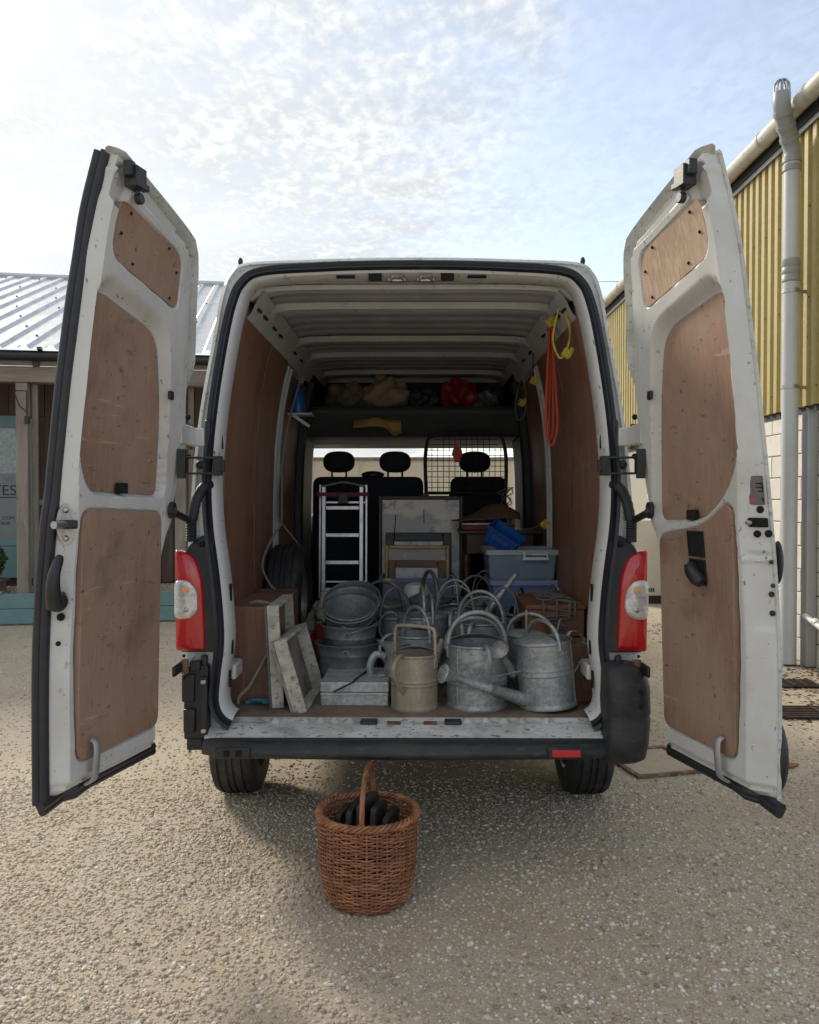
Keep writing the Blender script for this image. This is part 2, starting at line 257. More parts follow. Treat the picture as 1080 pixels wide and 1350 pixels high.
# ------------------------------------------------------------------ mesh helpers
ORG = {}
class MB:
    def __init__(s): s.v = []; s.f = []
    def add(s, vs, fs):
        o = len(s.v); s.v += [tuple(p) for p in vs]; s.f += [tuple(i + o for i in f) for f in fs]; return s
    def box(s, c, d, rot=None):
        c = Vector(c); vs = []
        for sx in (-.5, .5):
            for sy in (-.5, .5):
                for sz in (-.5, .5):
                    p = Vector((sx * d[0], sy * d[1], sz * d[2]))
                    if rot is not None: p = rot @ p
                    vs.append(c + p)
        return s.add(vs, [(0, 1, 3, 2), (4, 6, 7, 5), (0, 4, 5, 1), (2, 3, 7, 6), (0, 2, 6, 4), (1, 5, 7, 3)])
    def span(s, a, b):
        return s.box([(a[i] + b[i]) / 2 for i in range(3)], [abs(b[i] - a[i]) for i in range(3)])
    def loft(s, rings, closed=True, cap=False, loop=False):
        n = len(rings[0]); o = len(s.v)
        for r in rings: s.v += [tuple(p) for p in r]
        m = len(rings)
        for i in range(m if loop else m - 1):
            for j in range(n if closed else n - 1):
                a = o + i * n + j; b = o + i * n + (j + 1) % n; i2 = (i + 1) % m
                c = o + i2 * n + (j + 1) % n; d = o + i2 * n + j
                s.f.append((a, b, c, d))
        if cap:
            s.f.append(tuple(o + j for j in reversed(range(n)))); s.f.append(tuple(o + (m - 1) * n + j for j in range(n)))
        return s
    def tube(s, pts, r, seg=8, closed=False, flat=None, up=None):
        P = [Vector(p) for p in pts]; n = len(P); rings = []
        R = r if isinstance(r, (list, tuple)) else [r] * n
        prev = None
        for i in range(n):
            if closed: t = P[(i + 1) % n] - P[i - 1]
            else: t = P[min(i + 1, n - 1)] - P[max(i - 1, 0)]
            t = t.normalized() if t.length > 1e-9 else Vector((0, 0, 1))
            if prev is None:
                a = Vector(up) if up is not None else (Vector((0, 0, 1)) if abs(t.z) < .9 else Vector((1, 0, 0)))
            else: a = prev
            nrm = (a - t * a.dot(t)); nrm = nrm.normalized() if nrm.length > 1e-6 else t.orthogonal().normalized()
            bn = t.cross(nrm); prev = nrm
            fx = flat if flat else 1.0
            rings.append([P[i] + (nrm * math.cos(2 * math.pi * k / seg) + bn * math.sin(2 * math.pi * k / seg) * fx) * R[i] for k in range(seg)])
        return s.loft(rings, True, not closed, closed)
    def lathe(s, prof, seg=32, M=None, a0=0, a1=2 * math.pi):
        full = abs(a1 - a0 - 2 * math.pi) < 1e-6; n = seg if full else seg + 1
        rings = []
        for r, z in prof:
            ring = []
            for k in range(n):
                a = a0 + (a1 - a0) * k / seg; p = Vector((max(r, 1e-4) * math.cos(a), max(r, 1e-4) * math.sin(a), z))
                ring.append(M @ p if M is not None else p)
            rings.append(ring)
        return s.loft(rings, full)
    def prism(s, poly, fn, h0, h1):
        n = len(poly); a = [fn(x, y, h0) for x, y in poly]; b = [fn(x, y, h1) for x, y in poly]
        o = len(s.v); s.v += [tuple(p) for p in a + b]
        s.f.append(tuple(o + i for i in reversed(range(n)))); s.f.append(tuple(o + n + i for i in range(n)))
        for i in range(n): s.f.append((o + i, o + (i + 1) % n, o + n + (i + 1) % n, o + n + i))
        return s
    def ball(s, c, r, nu=14, nv=9, fn=None):
        c = Vector(c); rings = []
        rr = r if isinstance(r, (tuple, list)) else (r, r, r)
        for i in range(nv + 1):
            th = math.pi * i / nv; ring = []
            for j in range(nu):
                ph = 2 * math.pi * j / nu
                d = Vector((math.sin(th) * math.cos(ph), math.sin(th) * math.sin(ph), math.cos(th)))
                k = fn(d) if fn else 1.0
                ring.append(c + Vector((d.x * rr[0], d.y * rr[1], d.z * rr[2])) * k)
            rings.append(ring)
        return s.loft(rings, True)
    def build(s, name, material, parent=None, smooth=38, bevel=0.0, solid=0.0, label=None):
        V = np.array(s.v, dtype=float)
        c = (V.min(0) + V.max(0)) / 2 if parent is not None else np.zeros(3)
        me = bpy.data.meshes.new(name)
        me.from_pydata([tuple(p) for p in (V - c)], [], s.f); me.update()
        if smooth:
            me.polygons.foreach_set('use_smooth', [True] * len(me.polygons)); me.set_sharp_from_angle(angle=RAD(smooth))
        me.materials.append(MATS[material] if isinstance(material, str) else material)
        o = bpy.data.objects.new(name, me); COL.objects.link(o)
        if parent is not None:
            o.parent = parent; po = ORG.get(parent.name, (0, 0, 0)); o.location = Vector(c) - Vector(po); ORG[o.name] = tuple(c)
        if solid:
            m = o.modifiers.new('thickness', 'SOLIDIFY'); m.thickness = solid; m.offset = 0
        if bevel:
            m = o.modifiers.new('bevel', 'BEVEL'); m.width = bevel; m.segments = 2; m.limit_method = 'ANGLE'; m.angle_limit = RAD(40)
        if label: o['label'] = label
        return o
def tag(o, label, cat, group=None, kind=None):
    if label: o['label'] = label
    if cat: o['category'] = cat
    if group: o['group'] = group
    if kind: o['kind'] = kind
    return o
def empty(name, loc, label=None, cat=None, rot=(0, 0, 0), group=None, world_frame=False):
    o = bpy.data.objects.new(name, None); COL.objects.link(o); o.location = loc; o.rotation_euler = rot; o.empty_display_size = .1
    ORG[o.name] = tuple(loc) if world_frame else (0, 0, 0)
    tag(o, label, cat, group); return o
def share(src, name, loc, parent, rot=(0, 0, 0), material=None):
    o = bpy.data.objects.new(name, src.data); COL.objects.link(o); o.parent = parent
    po = ORG.get(parent.name, (0, 0, 0)) if parent else (0, 0, 0)
    o.location = Vector(loc) - Vector(po); o.rotation_euler = rot; ORG[o.name] = tuple(loc); return o
def solo(mb, name, material, label, cat, loc, rot=(0, 0, 0), group=None, **k):
    """a thing that is one mesh: vertices in local coordinates, placed at loc"""
    o = mb.build(name, material, None, **k); o.location = loc; o.rotation_euler = rot; tag(o, label, cat, group); return o
def smoothpath(pts, n=6, closed=False):
    P = [Vector(p) for p in pts]; out = []; m = len(P)
    for i in range(m if closed else m - 1):
        if closed: a, b, c, d = P[i - 1], P[i], P[(i + 1) % m], P[(i + 2) % m]
        else: a, b, c, d = P[max(i - 1, 0)], P[i], P[i + 1], P[min(i + 2, m - 1)]
        for k in range(n):
            t = k / n
            out.append(.5 * ((2 * b) + (c - a) * t + (2 * a - 5 * b + 4 * c - d) * t * t + (3 * b - a - 3 * c + d) * t ** 3))
    if not closed: out.append(P[-1])
    return out
def round_poly(pts, rad, n=5):
    """2D polygon with each corner rounded (rad may be a list)"""
    out = []; m = len(pts)
    for i in range(m):
        p = Vector(pts[i]); a = Vector(pts[i - 1]) - p; b = Vector(pts[(i + 1) % m]) - p
        r = rad[i] if isinstance(rad, (list, tuple)) else rad
        r = min(r, a.length * .49, b.length * .49)
        p0 = p + a.normalized() * r; p1 = p + b.normalized() * r
        for k in range(n + 1):
            t = k / n; out.append(tuple(p0 * (1 - t) ** 2 + p * 2 * t * (1 - t) + p1 * t * t))
    return out
def arc(c, r, a0, a1, n, ax=(1, 0, 0), ay=(0, 0, 1), ry=None):
    c = Vector(c); ax = Vector(ax); ay = Vector(ay); ry = ry or r
    return [c + ax * r * math.cos(a0 + (a1 - a0) * k / n) + ay * ry * math.sin(a0 + (a1 - a0) * k / n) for k in range(n + 1)]

# ================================================================== the setting: ground and gravel
mat('gravel_ground', (.54, .455, .34), .95, layers=[((.41, .325, .225), 1.1, .42, .62, .6), ((.54, .475, .375), 2.7, .48, .64, .5), ((.26, .21, .155), 95, .48, .62, .45), ((.54, .49, .41), 110, .55, .66, .75), ((.40, .33, .24), 34, .5, .64, .5), ((.25, .24, .24), 52, .60, .66, .6)], bump=.65, bscale=85)
mat('gravel_stone', (.57, .485, .375), .85, ramp=[(0, (.25, .21, .165)), (.16, (.44, .35, .245)), (.34, (.55, .45, .32)), (.50, (.42, .385, .34)), (.66, (.63, .53, .395)), (.84, (.70, .62, .50)), (1.0, (.82, .78, .70))], layers=[((.44, .35, .25), 1.3, .45, .62, .35), ((.32, .25, .18), 160, .5, .66, .4)])
mat('leaf_litter', (.16, .11, .075), .9, island=.5)
m = MB(); m.add([(-160, -60, 0), (160, -60, 0), (160, 260, 0), (-160, 260, 0)], [(0, 1, 2, 3)])
tag(m.build('ground', 'gravel_ground', smooth=0), 'pale compacted gravel yard', None, kind='structure')
PH = (1 + 5 ** .5) / 2
ICO_V = np.array([(-1, PH, 0), (1, PH, 0), (-1, -PH, 0), (1, -PH, 0), (0, -1, PH), (0, 1, PH), (0, -1, -PH), (0, 1, -PH), (PH, 0, -1), (PH, 0, 1), (-PH, 0, -1), (-PH, 0, 1)]) / math.sqrt(1 + PH * PH)
ICO_F = np.array([(0, 11, 5), (0, 5, 1), (0, 1, 7), (0, 7, 10), (0, 10, 11), (1, 5, 9), (5, 11, 4), (11, 10, 2), (10, 7, 6), (7, 1, 8), (3, 9, 4), (3, 4, 2), (3, 2, 6), (3, 6, 8), (3, 8, 9), (4, 9, 5), (2, 4, 11), (6, 2, 10), (8, 6, 7), (9, 8, 1)])
def stones(name, X, Y, R, material, zbase=0.0, flat=.62, Z=None, spiky=.28):
    n = len(X); q = rng.normal(size=(n, 4)); q /= np.linalg.norm(q, axis=1)[:, None]
    w, x, y, z = q.T
    M = np.stack([1 - 2 * (y * y + z * z), 2 * (x * y - z * w), 2 * (x * z + y * w), 2 * (x * y + z * w), 1 - 2 * (x * x + z * z), 2 * (y * z - x * w), 2 * (x * z - y * w), 2 * (y * z + x * w), 1 - 2 * (x * x + y * y)], 1).reshape(n, 3, 3)
    sh = rng.uniform(.62, 1.25, size=(n, 1, 3))
    V = ICO_V[None] * sh * (1 + rng.uniform(-spiky, spiky, size=(n, 12, 1)))
    V = np.einsum('nij,nkj->nki', M, V) * R[:, None, None]
    V[:, :, 2] *= flat
    V[:, :, 0] += X[:, None]; V[:, :, 1] += Y[:, None]; V[:, :, 2] += (zbase if Z is None else Z[:, None]) + R[:, None] * flat * .25
    Fc = (ICO_F[None] + (np.arange(n) * 12)[:, None, None]).reshape(-1, 3)
    me = bpy.data.meshes.new(name); me.vertices.add(n * 12); me.vertices.foreach_set('co', V.reshape(-1))
    k = len(Fc); me.loops.add(k * 3); me.loops.foreach_set('vertex_index', Fc.reshape(-1).astype(np.int32))
    me.polygons.add(k); me.polygons.foreach_set('loop_start', (np.arange(k) * 3).astype(np.int32)); me.polygons.foreach_set('loop_total', np.full(k, 3, np.int32))
    me.update(calc_edges=True); me.materials.append(MATS[material])
    o = bpy.data.objects.new(name, me); COL.objects.link(o); return o
def wedge(n, y0, y1, spread=.60):
    Y = np.sqrt(rng.uniform(y0 * y0, y1 * y1, n)); X = rng.uniform(-spread, spread, n) * Y; return X, Y
def patchy(X, Y, lo=.25):
    d = .5 + .5 * np.sin(X * 3.1 + 1.3 * np.sin(Y * 2.3)) * np.sin(Y * 2.7 + X * 1.1 + 1.7)
    return rng.uniform(0, 1, len(X)) < lo + (1 - lo) * d
Xa, Ya = wedge(90000, 2.1, 4.7); k = patchy(Xa, Ya, .45) & (rng.uniform(0, 1, len(Ya)) < np.clip((5.0 - Ya) / .9, .25, 1)); Xa, Ya = Xa[k], Ya[k]
Xb, Yb = wedge(52000, 4.2, 11.5, .66); k = rng.uniform(0, 1, len(Yb)) < np.clip(1.25 - (Yb - 4.2) / 5.5, .3, 1); Xb, Yb = Xb[k], Yb[k]; k = patchy(Xb, Yb, .5); Xb, Yb = Xb[k], Yb[k]
Xc, Yc = wedge(5200, 2.1, 5.0)
Xg = np.concatenate([Xa, Xb, Xc]); Yg = np.concatenate([Ya, Yb, Yc])
Rg = np.concatenate([np.clip(rng.lognormal(math.log(.0044), .42, len(Xa)), .0024, .0115), rng.uniform(.0045, .0105, len(Xb)), np.clip(rng.lognormal(math.log(.0078), .25, len(Xc)), .006, .017)])
tag(stones('gravel', Xg, Yg, Rg, 'gravel_stone'), 'loose pale gravel strewn over the yard', 'gravel', kind='stuff')

# ================================================================== timber cottage on the left (rotated ten degrees)
CR = RAD(10); CO = Vector((-5.13, 11.0, 0))
cs, cc = math.sin(CR), math.cos(CR)
def cw(s, t, z): return Vector((CO.x + s * cc - t * cs, CO.y + s * cs + t * cc, z))
cot = empty('timber_cottage', CO, 'low timber clad shop with a ribbed metal roof and oak porch, left of the van', 'building', rot=(0, 0, CR))
# local frame: x along the front, y away from the camera
def cbox(a, b): return MB().span(a, b)
S0, S1 = -7.5, 3.5
cbox((S0, 1.3, 0), (S1, 1.5, 3.5)).build('back_wall', 'cottage_board', cot, smooth=0)
bw = .165; n = 0; board = None
zt = 3.30
s = -2.9
while s < S1 - .2:
    if s > -.22:
        p = (s + bw / 2, 1.27, (zt + .32) / 2)
        if board is None:
            board = MB().span((s + .004, 1.255, .32), (s + bw - .004, 1.297, zt)).build('board', 'cottage_board', cot, smooth=0, bevel=.004)
        else: share(board, 'board', p, cot)
    else:
        p = (s + bw / 2, 1.27, (zt + 2.78) / 2)
        if n == 0:
            short = MB().span((s + .004, 1.255, 2.78), (s + bw - .004, 1.297, zt)).build('board', 'cottage_board', cot, smooth=0, bevel=.004); n = 1
        else: share(short, 'board', p, cot)
    s += bw
# plinth, bricks
for i in range(19):
    for j in range(2):
        x = .10 + i * .175 + (j % 2) * .085
        if i == 0 and j == 0: brick = MB().span((x, 1.20, .16), (x + .165, 1.256, .225)).build('brick', 'brick', cot, bevel=.004, smooth=0)
        else: share(brick, 'brick', (x + .0825, 1.228, .1925 + j * .075), cot)
cbox((-7, 1.215, 0), (S1, 1.2545, .152)).build('plinth', 'stone', cot, smooth=0)
# window and door frame, left of and behind the oak post
wf = cbox((-2.9, 1.20, 2.60), (-.30, 1.25, 2.78)).build('window_frame', 'sage', cot, bevel=.006, smooth=0)
cbox((-2.9, 1.195, .885), (-.30, 1.25, .98)).build('frame_rail', 'sage', wf, bevel=.006, smooth=0)
cbox((-2.9, 1.20, .42), (-.30, 1.24, .88)).build('frame_panel', 'sage', wf, bevel=.006, smooth=0)
cbox((-.30, 1.19, .42), (-.21, 1.25, 2.74)).build('frame_jamb', 'sage', wf, bevel=.006, smooth=0)
cbox((-2.9, 1.215, .98), (-.30, 1.235, 2.60)).build('pane', 'window_glass', wf, smooth=0)
cbox((-2.9, 1.208, .985), (-.301, 1.2145, 1.94)).build('frosted_film', 'frosted', wf, smooth=0)
def text_mesh(txt, size, name, material, parent, loc, rot, extrude=.0015):
    cu = bpy.data.curves.new(name, 'FONT'); cu.body = txt; cu.size = size; cu.extrude = extrude; cu.align_x = 'RIGHT'
    to = bpy.data.objects.new(name, cu); COL.objects.link(to)
    me = bpy.data.meshes.new_from_object(to.evaluated_get(bpy.context.evaluated_depsgraph_get()))
    COL.objects.unlink(to); bpy.data.objects.remove(to)
    me.materials.clear(); me.materials.append(MATS[material])
    o = bpy.data.objects.new(name, me); COL.objects.link(o); o.parent = parent
    po = ORG.get(parent.name, (0, 0, 0)); o.location = Vector(loc) - Vector(po); o.rotation_euler = rot; return o
TR = (RAD(90), 0, 0)
text_mesh('RO', .085, 'lettering', 'lettering_pale', wf, (-.52, 1.206, 1.83), TR)
text_mesh('TES', .215, 'lettering', 'lettering', wf, (-.475, 1.206, 1.625), TR)
cbox((-1.4, 1.203, 1.585), (-.48, 1.206, 1.60)).build('lettering_rule', 'lettering', wf, smooth=0)
text_mesh('.COM', .07, 'lettering', 'lettering', wf, (-.51, 1.206, 1.27), TR)
text_mesh('07830', .07, 'lettering', 'lettering', wf, (-.57, 1.206, 1.19), TR)
cbox((.02, .18, 1.49), (.19, .21, 1.56)).build('sage_batten', 'sage', cot, smooth=0, bevel=.004)
# posts, beam, gutter
def post(x, y, w, z1, name='oak_post'):
    return cbox((x - w / 2, y - w / 2, .28), (x + w / 2, y + w / 2, z1)).build(name, 'old_oak', cot, bevel=.012, smooth=0)
post(-.05, 0, .15, 3.10); post(.07, .11, .075, 3.10, 'side_post'); post(1.96, 0, .14, 3.10); post(2.09, .12, .075, 3.1, 'side_post'); post(-4.0, 0, .22, 3.1)
cbox((S0, -.10, 3.102), (S1, .10, 3.31)).build('oak_beam', 'old_oak_h', cot, bevel=.01, smooth=0)
cbox((S0, -.16, 3.312), (S1, -.104, 3.50)).build('eaves_board', 'old_oak_h', cot, smooth=0)
g = MB(); g.tube([(S0, -.24, 3.425), (S1, -.24, 3.425)], .068, 12); gt = g.build('gutter', 'black_gutter', cot)
for x in (-2.2, -.35, .18 + .05, .95, 2.6): MB().span((x - .03, -.30, 3.49), (x + .03, -.22, 3.535)).build('gutter_clip', 'black_gutter', gt, smooth=0, bevel=.006)
MB().span((.12, -.2, 3.30), (.2, -.15, 3.36)).build('gutter_bracket', 'black_gutter', gt, smooth=0)
# lantern bracket on the post, small lamp
br = MB().tube([(-.12, -.16, 2.98), (-.05, -.16, 2.78), (.04, -.16, 2.70)], .008, 6); br.tube([(.04, -.16, 2.98), (.04, -.16, 2.62)], .009, 6); br.tube([(-.12, -.16, 2.98), (.04, -.16, 2.98)], .007, 6); br.box((.04, -.15, 2.60), (.05, .07, .10))
br.build('lantern_bracket', 'black_gutter', cot)
MB().span((-.42, 1.19, 2.95), (-.30, 1.25, 3.05)).build('wall_lamp', 'lamp_white', cot, bevel=.01)
# ribbed roof: sheets
RS = math.tan(RAD(19.8)); DR = 7.6
def rz(t): return 3.50 + (t + .33) * RS
P = .33
prof = [(0, 0), (.175, 0), (.21, .042), (.295, .042), (.33, 0)]
def sheet_part(x0, k):
    m = MB(); a = []; b = []
    for i in range(k):
        for (dx, dz) in prof[:-1]:
            a.append((x0 + i * P + dx, -.33, rz(-.33) + dz)); b.append((x0 + i * P + dx, DR, rz(DR) + dz))
    a.append((x0 + k * P, -.33, rz(-.33))); b.append((x0 + k * P, DR, rz(DR)))
    m.loft([a, b], closed=False); return m
x = S0 - .3
first = None
while x < S1 + .2:
    if first is None: first = sheet_part(x, 3).build('roof_sheet', 'tin_roof', cot, smooth=0); fx = x
    else: share(first, 'roof_sheet', (Vector(ORG[first.name]) + Vector((x - fx, 0, .0))), cot)
    x += 3 * P
rd = MB().tube([(S0 - .3, DR, rz(DR) + .03), (S1 + .3, DR, rz(DR) + .03)], .07, 8); rd.build('ridge_cap', 'tin_roof', cot)
sc_ = MB()
for i in range(33):
    xx = S0 - .3 + i * P + .25
    for t in (.35, 1.1, 2.0, 3.0, 4.2, 5.6, 7.0):
        if (i + int(t)) % 2: sc_.box((xx, t, rz(t) + .048), (.022, .03, .02))
o = sc_.build('roof_screw', 'black_gutter', cot, smooth=0); o['kind'] = 'stuff'
# planter and its gravel, shrub, slatted seat
pl = empty('planter', CO, 'sage green two board timber planter filled with gravel before the cottage', 'planter', rot=(0, 0, CR))
for j in range(2): cbox((-6.8, -.72, .02 + j * .19), (3.3, -.66, .205 + j * .19)).build('planter_board', 'sage', pl, bevel=.006, smooth=0)
cbox((-6.8, -.74, .392), (-.12, -.58, .425)).build('planter_cap', 'sage', pl, bevel=.004, smooth=0)
cbox((-6.8, -.658, 0), (3.3, 1.19, .30)).build('gravel_fill', 'gravel_ground', pl, smooth=0)
Xs = rng.uniform(-3, 3.2, 5000); Ys = rng.uniform(-.62, 1.15, 5000)
o = stones('planter_gravel', CO.x + Xs * cc - Ys * cs, CO.y + Xs * cs + Ys * cc, rng.uniform(.007, .014, 5000), 'gravel_stone', zbase=.305)
tag(o, 'loose gravel lying in the sage planter', 'gravel', kind='stuff')
bn = empty('slatted_bench', cw(-1.1, .25, .30), 'weathered slatted bench on the porch beside the round shrub', 'bench', rot=(0, 0, CR))
for j in range(4): MB().span((-1.0, -.2 + j * .12, .16), (.72, -.1 + j * .12, .19)).build('slat', 'old_oak_h', bn, bevel=.005, smooth=0)
for j in range(4): MB().span((-1.0, -.223, .01 + j * .036), (.72, -.203, .036 + j * .036)).build('front_slat', 'old_oak_h', bn, bevel=.003, smooth=0)
for xx in (-.9, .6): MB().span((xx, -.18, 0), (xx + .08, .24, .158)).build('leg', 'old_oak', bn, smooth=0)
def leaf_ball(name, loc, r, n, label, material='shrub', size=.035):
    root = empty(name, loc, label, 'shrub'); m = MB()
    for i in range(n):
        d = Vector(rng.normal(size=3)); d.normalize(); p = d * r * (rng.uniform(.55, 1.0)) * (1 + .15 * math.sin(7 * d.x + 5 * d.z)) + Vector((0, 0, r * 1.05))
        e = Euler(rng.uniform(0, 6.28, 3)).to_matrix(); sz = size * rng.uniform(.6, 1.3)
        m.add([p + e @ Vector(q) * sz for q in ((-1, 0, 0), (0, -.5, .1), (1, 0, 0), (0, .5, .1))], [(0, 1, 2, 3)])
    o = m.build('foliage', material, root, smooth=0); o['kind'] = 'stuff'
    MB().tube([(0, 0, 0), (.01, 0, r)], [.03, .015], 7).build('trunk', 'old_oak', root); return root
pt = at(-14, 742, 11.2); leaf_ball('clipped_shrub', (pt.x, 11.15, .49), .22, 1500, 'round dark green clipped shrub at the left edge of the porch')

# ================================================================== factory building on the right
WX = 3.74
fac_b = empty('yellow_factory', (WX, 12, 0), 'yellow ribbed metal building on cream blockwork, right of the van', 'building', world_frame=True)
Y0, Y1 = 4.6, 24.0
MB().span((WX + .02, Y0, 0), (WX + .25, Y1, 2.44)).build('backing_wall', 'mortar', fac_b, smooth=0)
blk = None
bl, bh = .44, .215
for j in range(11):
    for i in range(18):
        y = 5.2 + i * (bl + .010) + (j % 2) * .225; z = .004 + j * (bh + .0095)
        if blk is None: blk = MB().span((WX, y, z), (WX + .05, y + bl, z + bh)).build('block', 'block', fac_b, bevel=.006, smooth=0)
        else:
            o = share(blk, 'block', (WX + .025 + random.uniform(-.002, .002), y + bl / 2, z + bh / 2), fac_b)
            mm = o.modifiers.new('bevel', 'BEVEL'); mm.width = .006; mm.segments = 1
# cladding in sheets, trapezoid ribs, each about a metre
CP = .162
def clad(y0, k):
    a = []; b = []
    for i in range(k):
        for dy, dx in ((0, 0), (.055, 0), (.072, -.038), (.145, -.038)):
            a.append((WX - .02 + dx, y0 + i * CP + dy, 2.46)); b.append((WX - .02 + dx, y0 + i * CP + dy, 5.10))
    a.append((WX - .02, y0 + k * CP, 2.46)); b.append((WX - .02, y0 + k * CP, 5.10))
    return MB().loft([a, b], closed=False)
c0 = clad(Y0, 6).build('cladding_sheet', 'yellow_clad', fac_b, smooth=0); yy = Y0 + 6 * CP
while yy < Y1:
    share(c0, 'cladding_sheet', Vector(ORG[c0.name]) + Vector((0, yy - Y0, 0)), fac_b); yy += 6 * CP
rv = MB()
for i in range(100):
    for z in (2.62, 3.45, 4.3, 4.98):
        if (i + int(z * 3)) % 2: rv.box((WX - .0615, 5.0 + i * CP + .027 + .0815, z + .01 * (i % 3)), (.008, .014, .014))
o = rv.build('cladding_screw', 'fascia_black', fac_b, smooth=0); o['kind'] = 'stuff'
MB().span((WX - .008, Y0, 2.40), (WX - .001, Y1, 2.475)).build('drip_trim', 'fascia_black', fac_b, smooth=0)
MB().span((WX - .10, Y0, 5.10), (WX + .3, Y1, 5.26)).build('fascia', 'fascia_black', fac_b, smooth=0)
MB().span((WX - .085, Y0, 5.055), (WX - .065, Y1, 5.0995)).build('fascia_strip', 'zinc_post', fac_b, smooth=0)
MB().span((WX + .02, Y0, 5.27), (WX + 6, Y1, 5.35)).build('roof', 'tin_roof', fac_b, smooth=0)
MB().span((WX + .03, Y0, 2.45), (WX + .25, Y1, 5.09)).build('inner_wall', 'mortar', fac_b, smooth=0)
GX, GZ = WX - .19, 5.24
g = MB().tube([(GX, Y0, GZ), (GX, Y1, GZ)], .082, 16).build('gutter', 'pvc_cream', fac_b)
for y in (6.6, 7.6, 8.6, 9.55, 10.5, 11.5, 12.5, 13.5, 14.5, 15.5): MB().tube([(GX, y - .02, GZ), (GX, y + .02, GZ)], .089, 16).build('gutter_bracket', 'pvc_cream', g)
# soil pipe with swan neck and cage
DPX, DPY = WX - .20, 7.93
dp = empty('soil_pipe', (DPX, DPY, 0), 'tall grey soil pipe with a vent cage rising past the gutter of the yellow building', 'pipe', world_frame=True)
MB().tube([(DPX, DPY, .02), (DPX, DPY, 4.74)], .075, 24).build('pipe', 'pvc_grey', dp)
for z in (4.66, 4.74): MB().tube([(DPX, DPY, z), (DPX, DPY, z + .05)], .087, 24).build('collar', 'pvc_fitting', dp)
jt = MB().lathe([(.076, 3.62), (.085, 3.63), (.085, 3.68), (.079, 3.69), (.085, 3.70), (.085, 3.75), (.079, 3.76), (.085, 3.77), (.085, 3.83), (.076, 3.84)], 24, Matrix.Translation((DPX, DPY, 0))); jt.build('expansion_joint', 'pvc_fitting', dp)
el = smoothpath([(DPX, DPY, 4.75), (DPX, DPY, 4.86), (DPX - .06, DPY - .05, 4.99), (DPX - .13, DPY - .12, 5.10), (DPX - .17, DPY - .16, 5.21), (DPX - .17, DPY - .16, 5.31)], 5)
MB().tube(el, .078, 20).build('swan_neck', 'pvc_fitting', dp)
for i in (8, 12, 16): 
    d = (el[i + 1] - el[i]).normalized(); MB().tube([el[i], el[i] + d * .04], .088, 20).build('collar', 'pvc_fitting', dp)
cage = MB()
for k in range(10):
    a = 2 * math.pi * k / 10; c = Vector((DPX - .17, DPY - .16, 5.31))
    cage.tube([c + Vector((.07 * math.cos(a), .07 * math.sin(a), 0)), c + Vector((.066 * math.cos(a), .066 * math.sin(a), .08)), c + Vector((.04 * math.cos(a), .04 * math.sin(a), .12)), c + Vector((0, 0, .13))], .007, 5)
cage.build('vent_cage', 'pvc_fitting', dp)
for z in (3.52, 2.62):
    MB().tube([(DPX, DPY, z), (DPX, DPY, z + .035)], .081, 20).build('pipe_clip', 'steel', dp)
    MB().span((DPX + .08, DPY - .012, z), (WX - .06 if z > 2.6 else WX, DPY + .012, z + .03)).build('clip_arm', 'steel', dp, smooth=0)
MB().span((WX - .10, 7.78, .01), (WX - .004, 7.90, 2.39)).build('column', 'zinc_post', fac_b, bevel=.006, smooth=0)
MB().span((WX - .055, 9.2, .1), (WX - .004, 9.28, 2.39)).build('conduit', 'zinc_post', fac_b, bevel=.006, smooth=0)
wp = empty('white_waste_pipe', (WX - .05, 7.2, .55), 'thin white waste pipe running low along the block wall', 'pipe', world_frame=True)
MB().tube(smoothpath([(WX - .10, 7.80, .49), (WX - .09, 7.3, .37), (WX - .09, 6.8, .24), (WX - .09, 6.72, .15), (WX - .09, 6.71, .01)], 5), .027, 12).build('pipe', 'pvc_white', wp)
for y in (7.25, 7.38): MB().tube([(WX - .093, y + .2, .421 + (y - 7.25) * .24), (WX - .094, y + .25, .433 + (y - 7.25) * .24)], .033, 12).build('collar', 'pvc_white', wp)

# cream cabinet behind the open right door
cbn = empty('cream_cabinet', (3.47, 12.6, 0), 'cream vented metal cabinet seen between the tail light and the right door', 'cabinet', world_frame=True)
MB().span((3.1, 12.45, .12), (3.70, 13.0, 1.25)).build('body', 'cream_cabinet', cbn, bevel=.015)
MB().span((3.14, 12.5, 0), (3.68, 12.95, .118)).build('base', 'fascia_black', cbn, smooth=0)
for i in range(5): MB().span((3.40 + i * .035, 12.445, .18), (3.42 + i * .035, 12.451, .24)).build('vent_slot', 'hole', cbn, smooth=0)

# drain grates, leaf litter, manhole frame
def grate(name, c, w, d, label):
    r = empty(name, (c[0], c[1], .004), label, 'drain'); MB().span((-w / 2, -d / 2, 0), (w / 2, d / 2, .008)).build('tray', 'hole', r, smooth=0)
    nb = max(4, int(d / .045))
    for i in range(nb + 1):
        y = -d / 2 + d * i / nb; MB().span((-w / 2, y - .009, .009), (w / 2, y + .009, .022)).build('bar', 'iron_grate', r, smooth=0)
    for x in (-w / 2, -w / 6, w / 6, w / 2): MB().span((x - .011, -d / 2 - .012, .0235), (x + .011, d / 2 + .012, .030)).build('cross_bar', 'iron_grate', r, smooth=0)
    return r
p = at(1040, 903, 7.1); grate('small_drain_grate', (3.22, 7.08), .3, .24, 'small black iron drain grate at the foot of the soil pipe')
grate('wide_drain_grate', (3.12, 6.13), .95, .30, 'wide rusty iron drain grate in the gravel by the right edge')
mf = empty('manhole_frame', (1.42, 5.0, .003), 'flat grey metal manhole cover in the gravel behind the right door', 'manhole', rot=(0, 0, .25))
MB().span((-.2, -.22, 0), (.2, .22, .006)).build('cover', 'gravel_ground', mf, smooth=0)
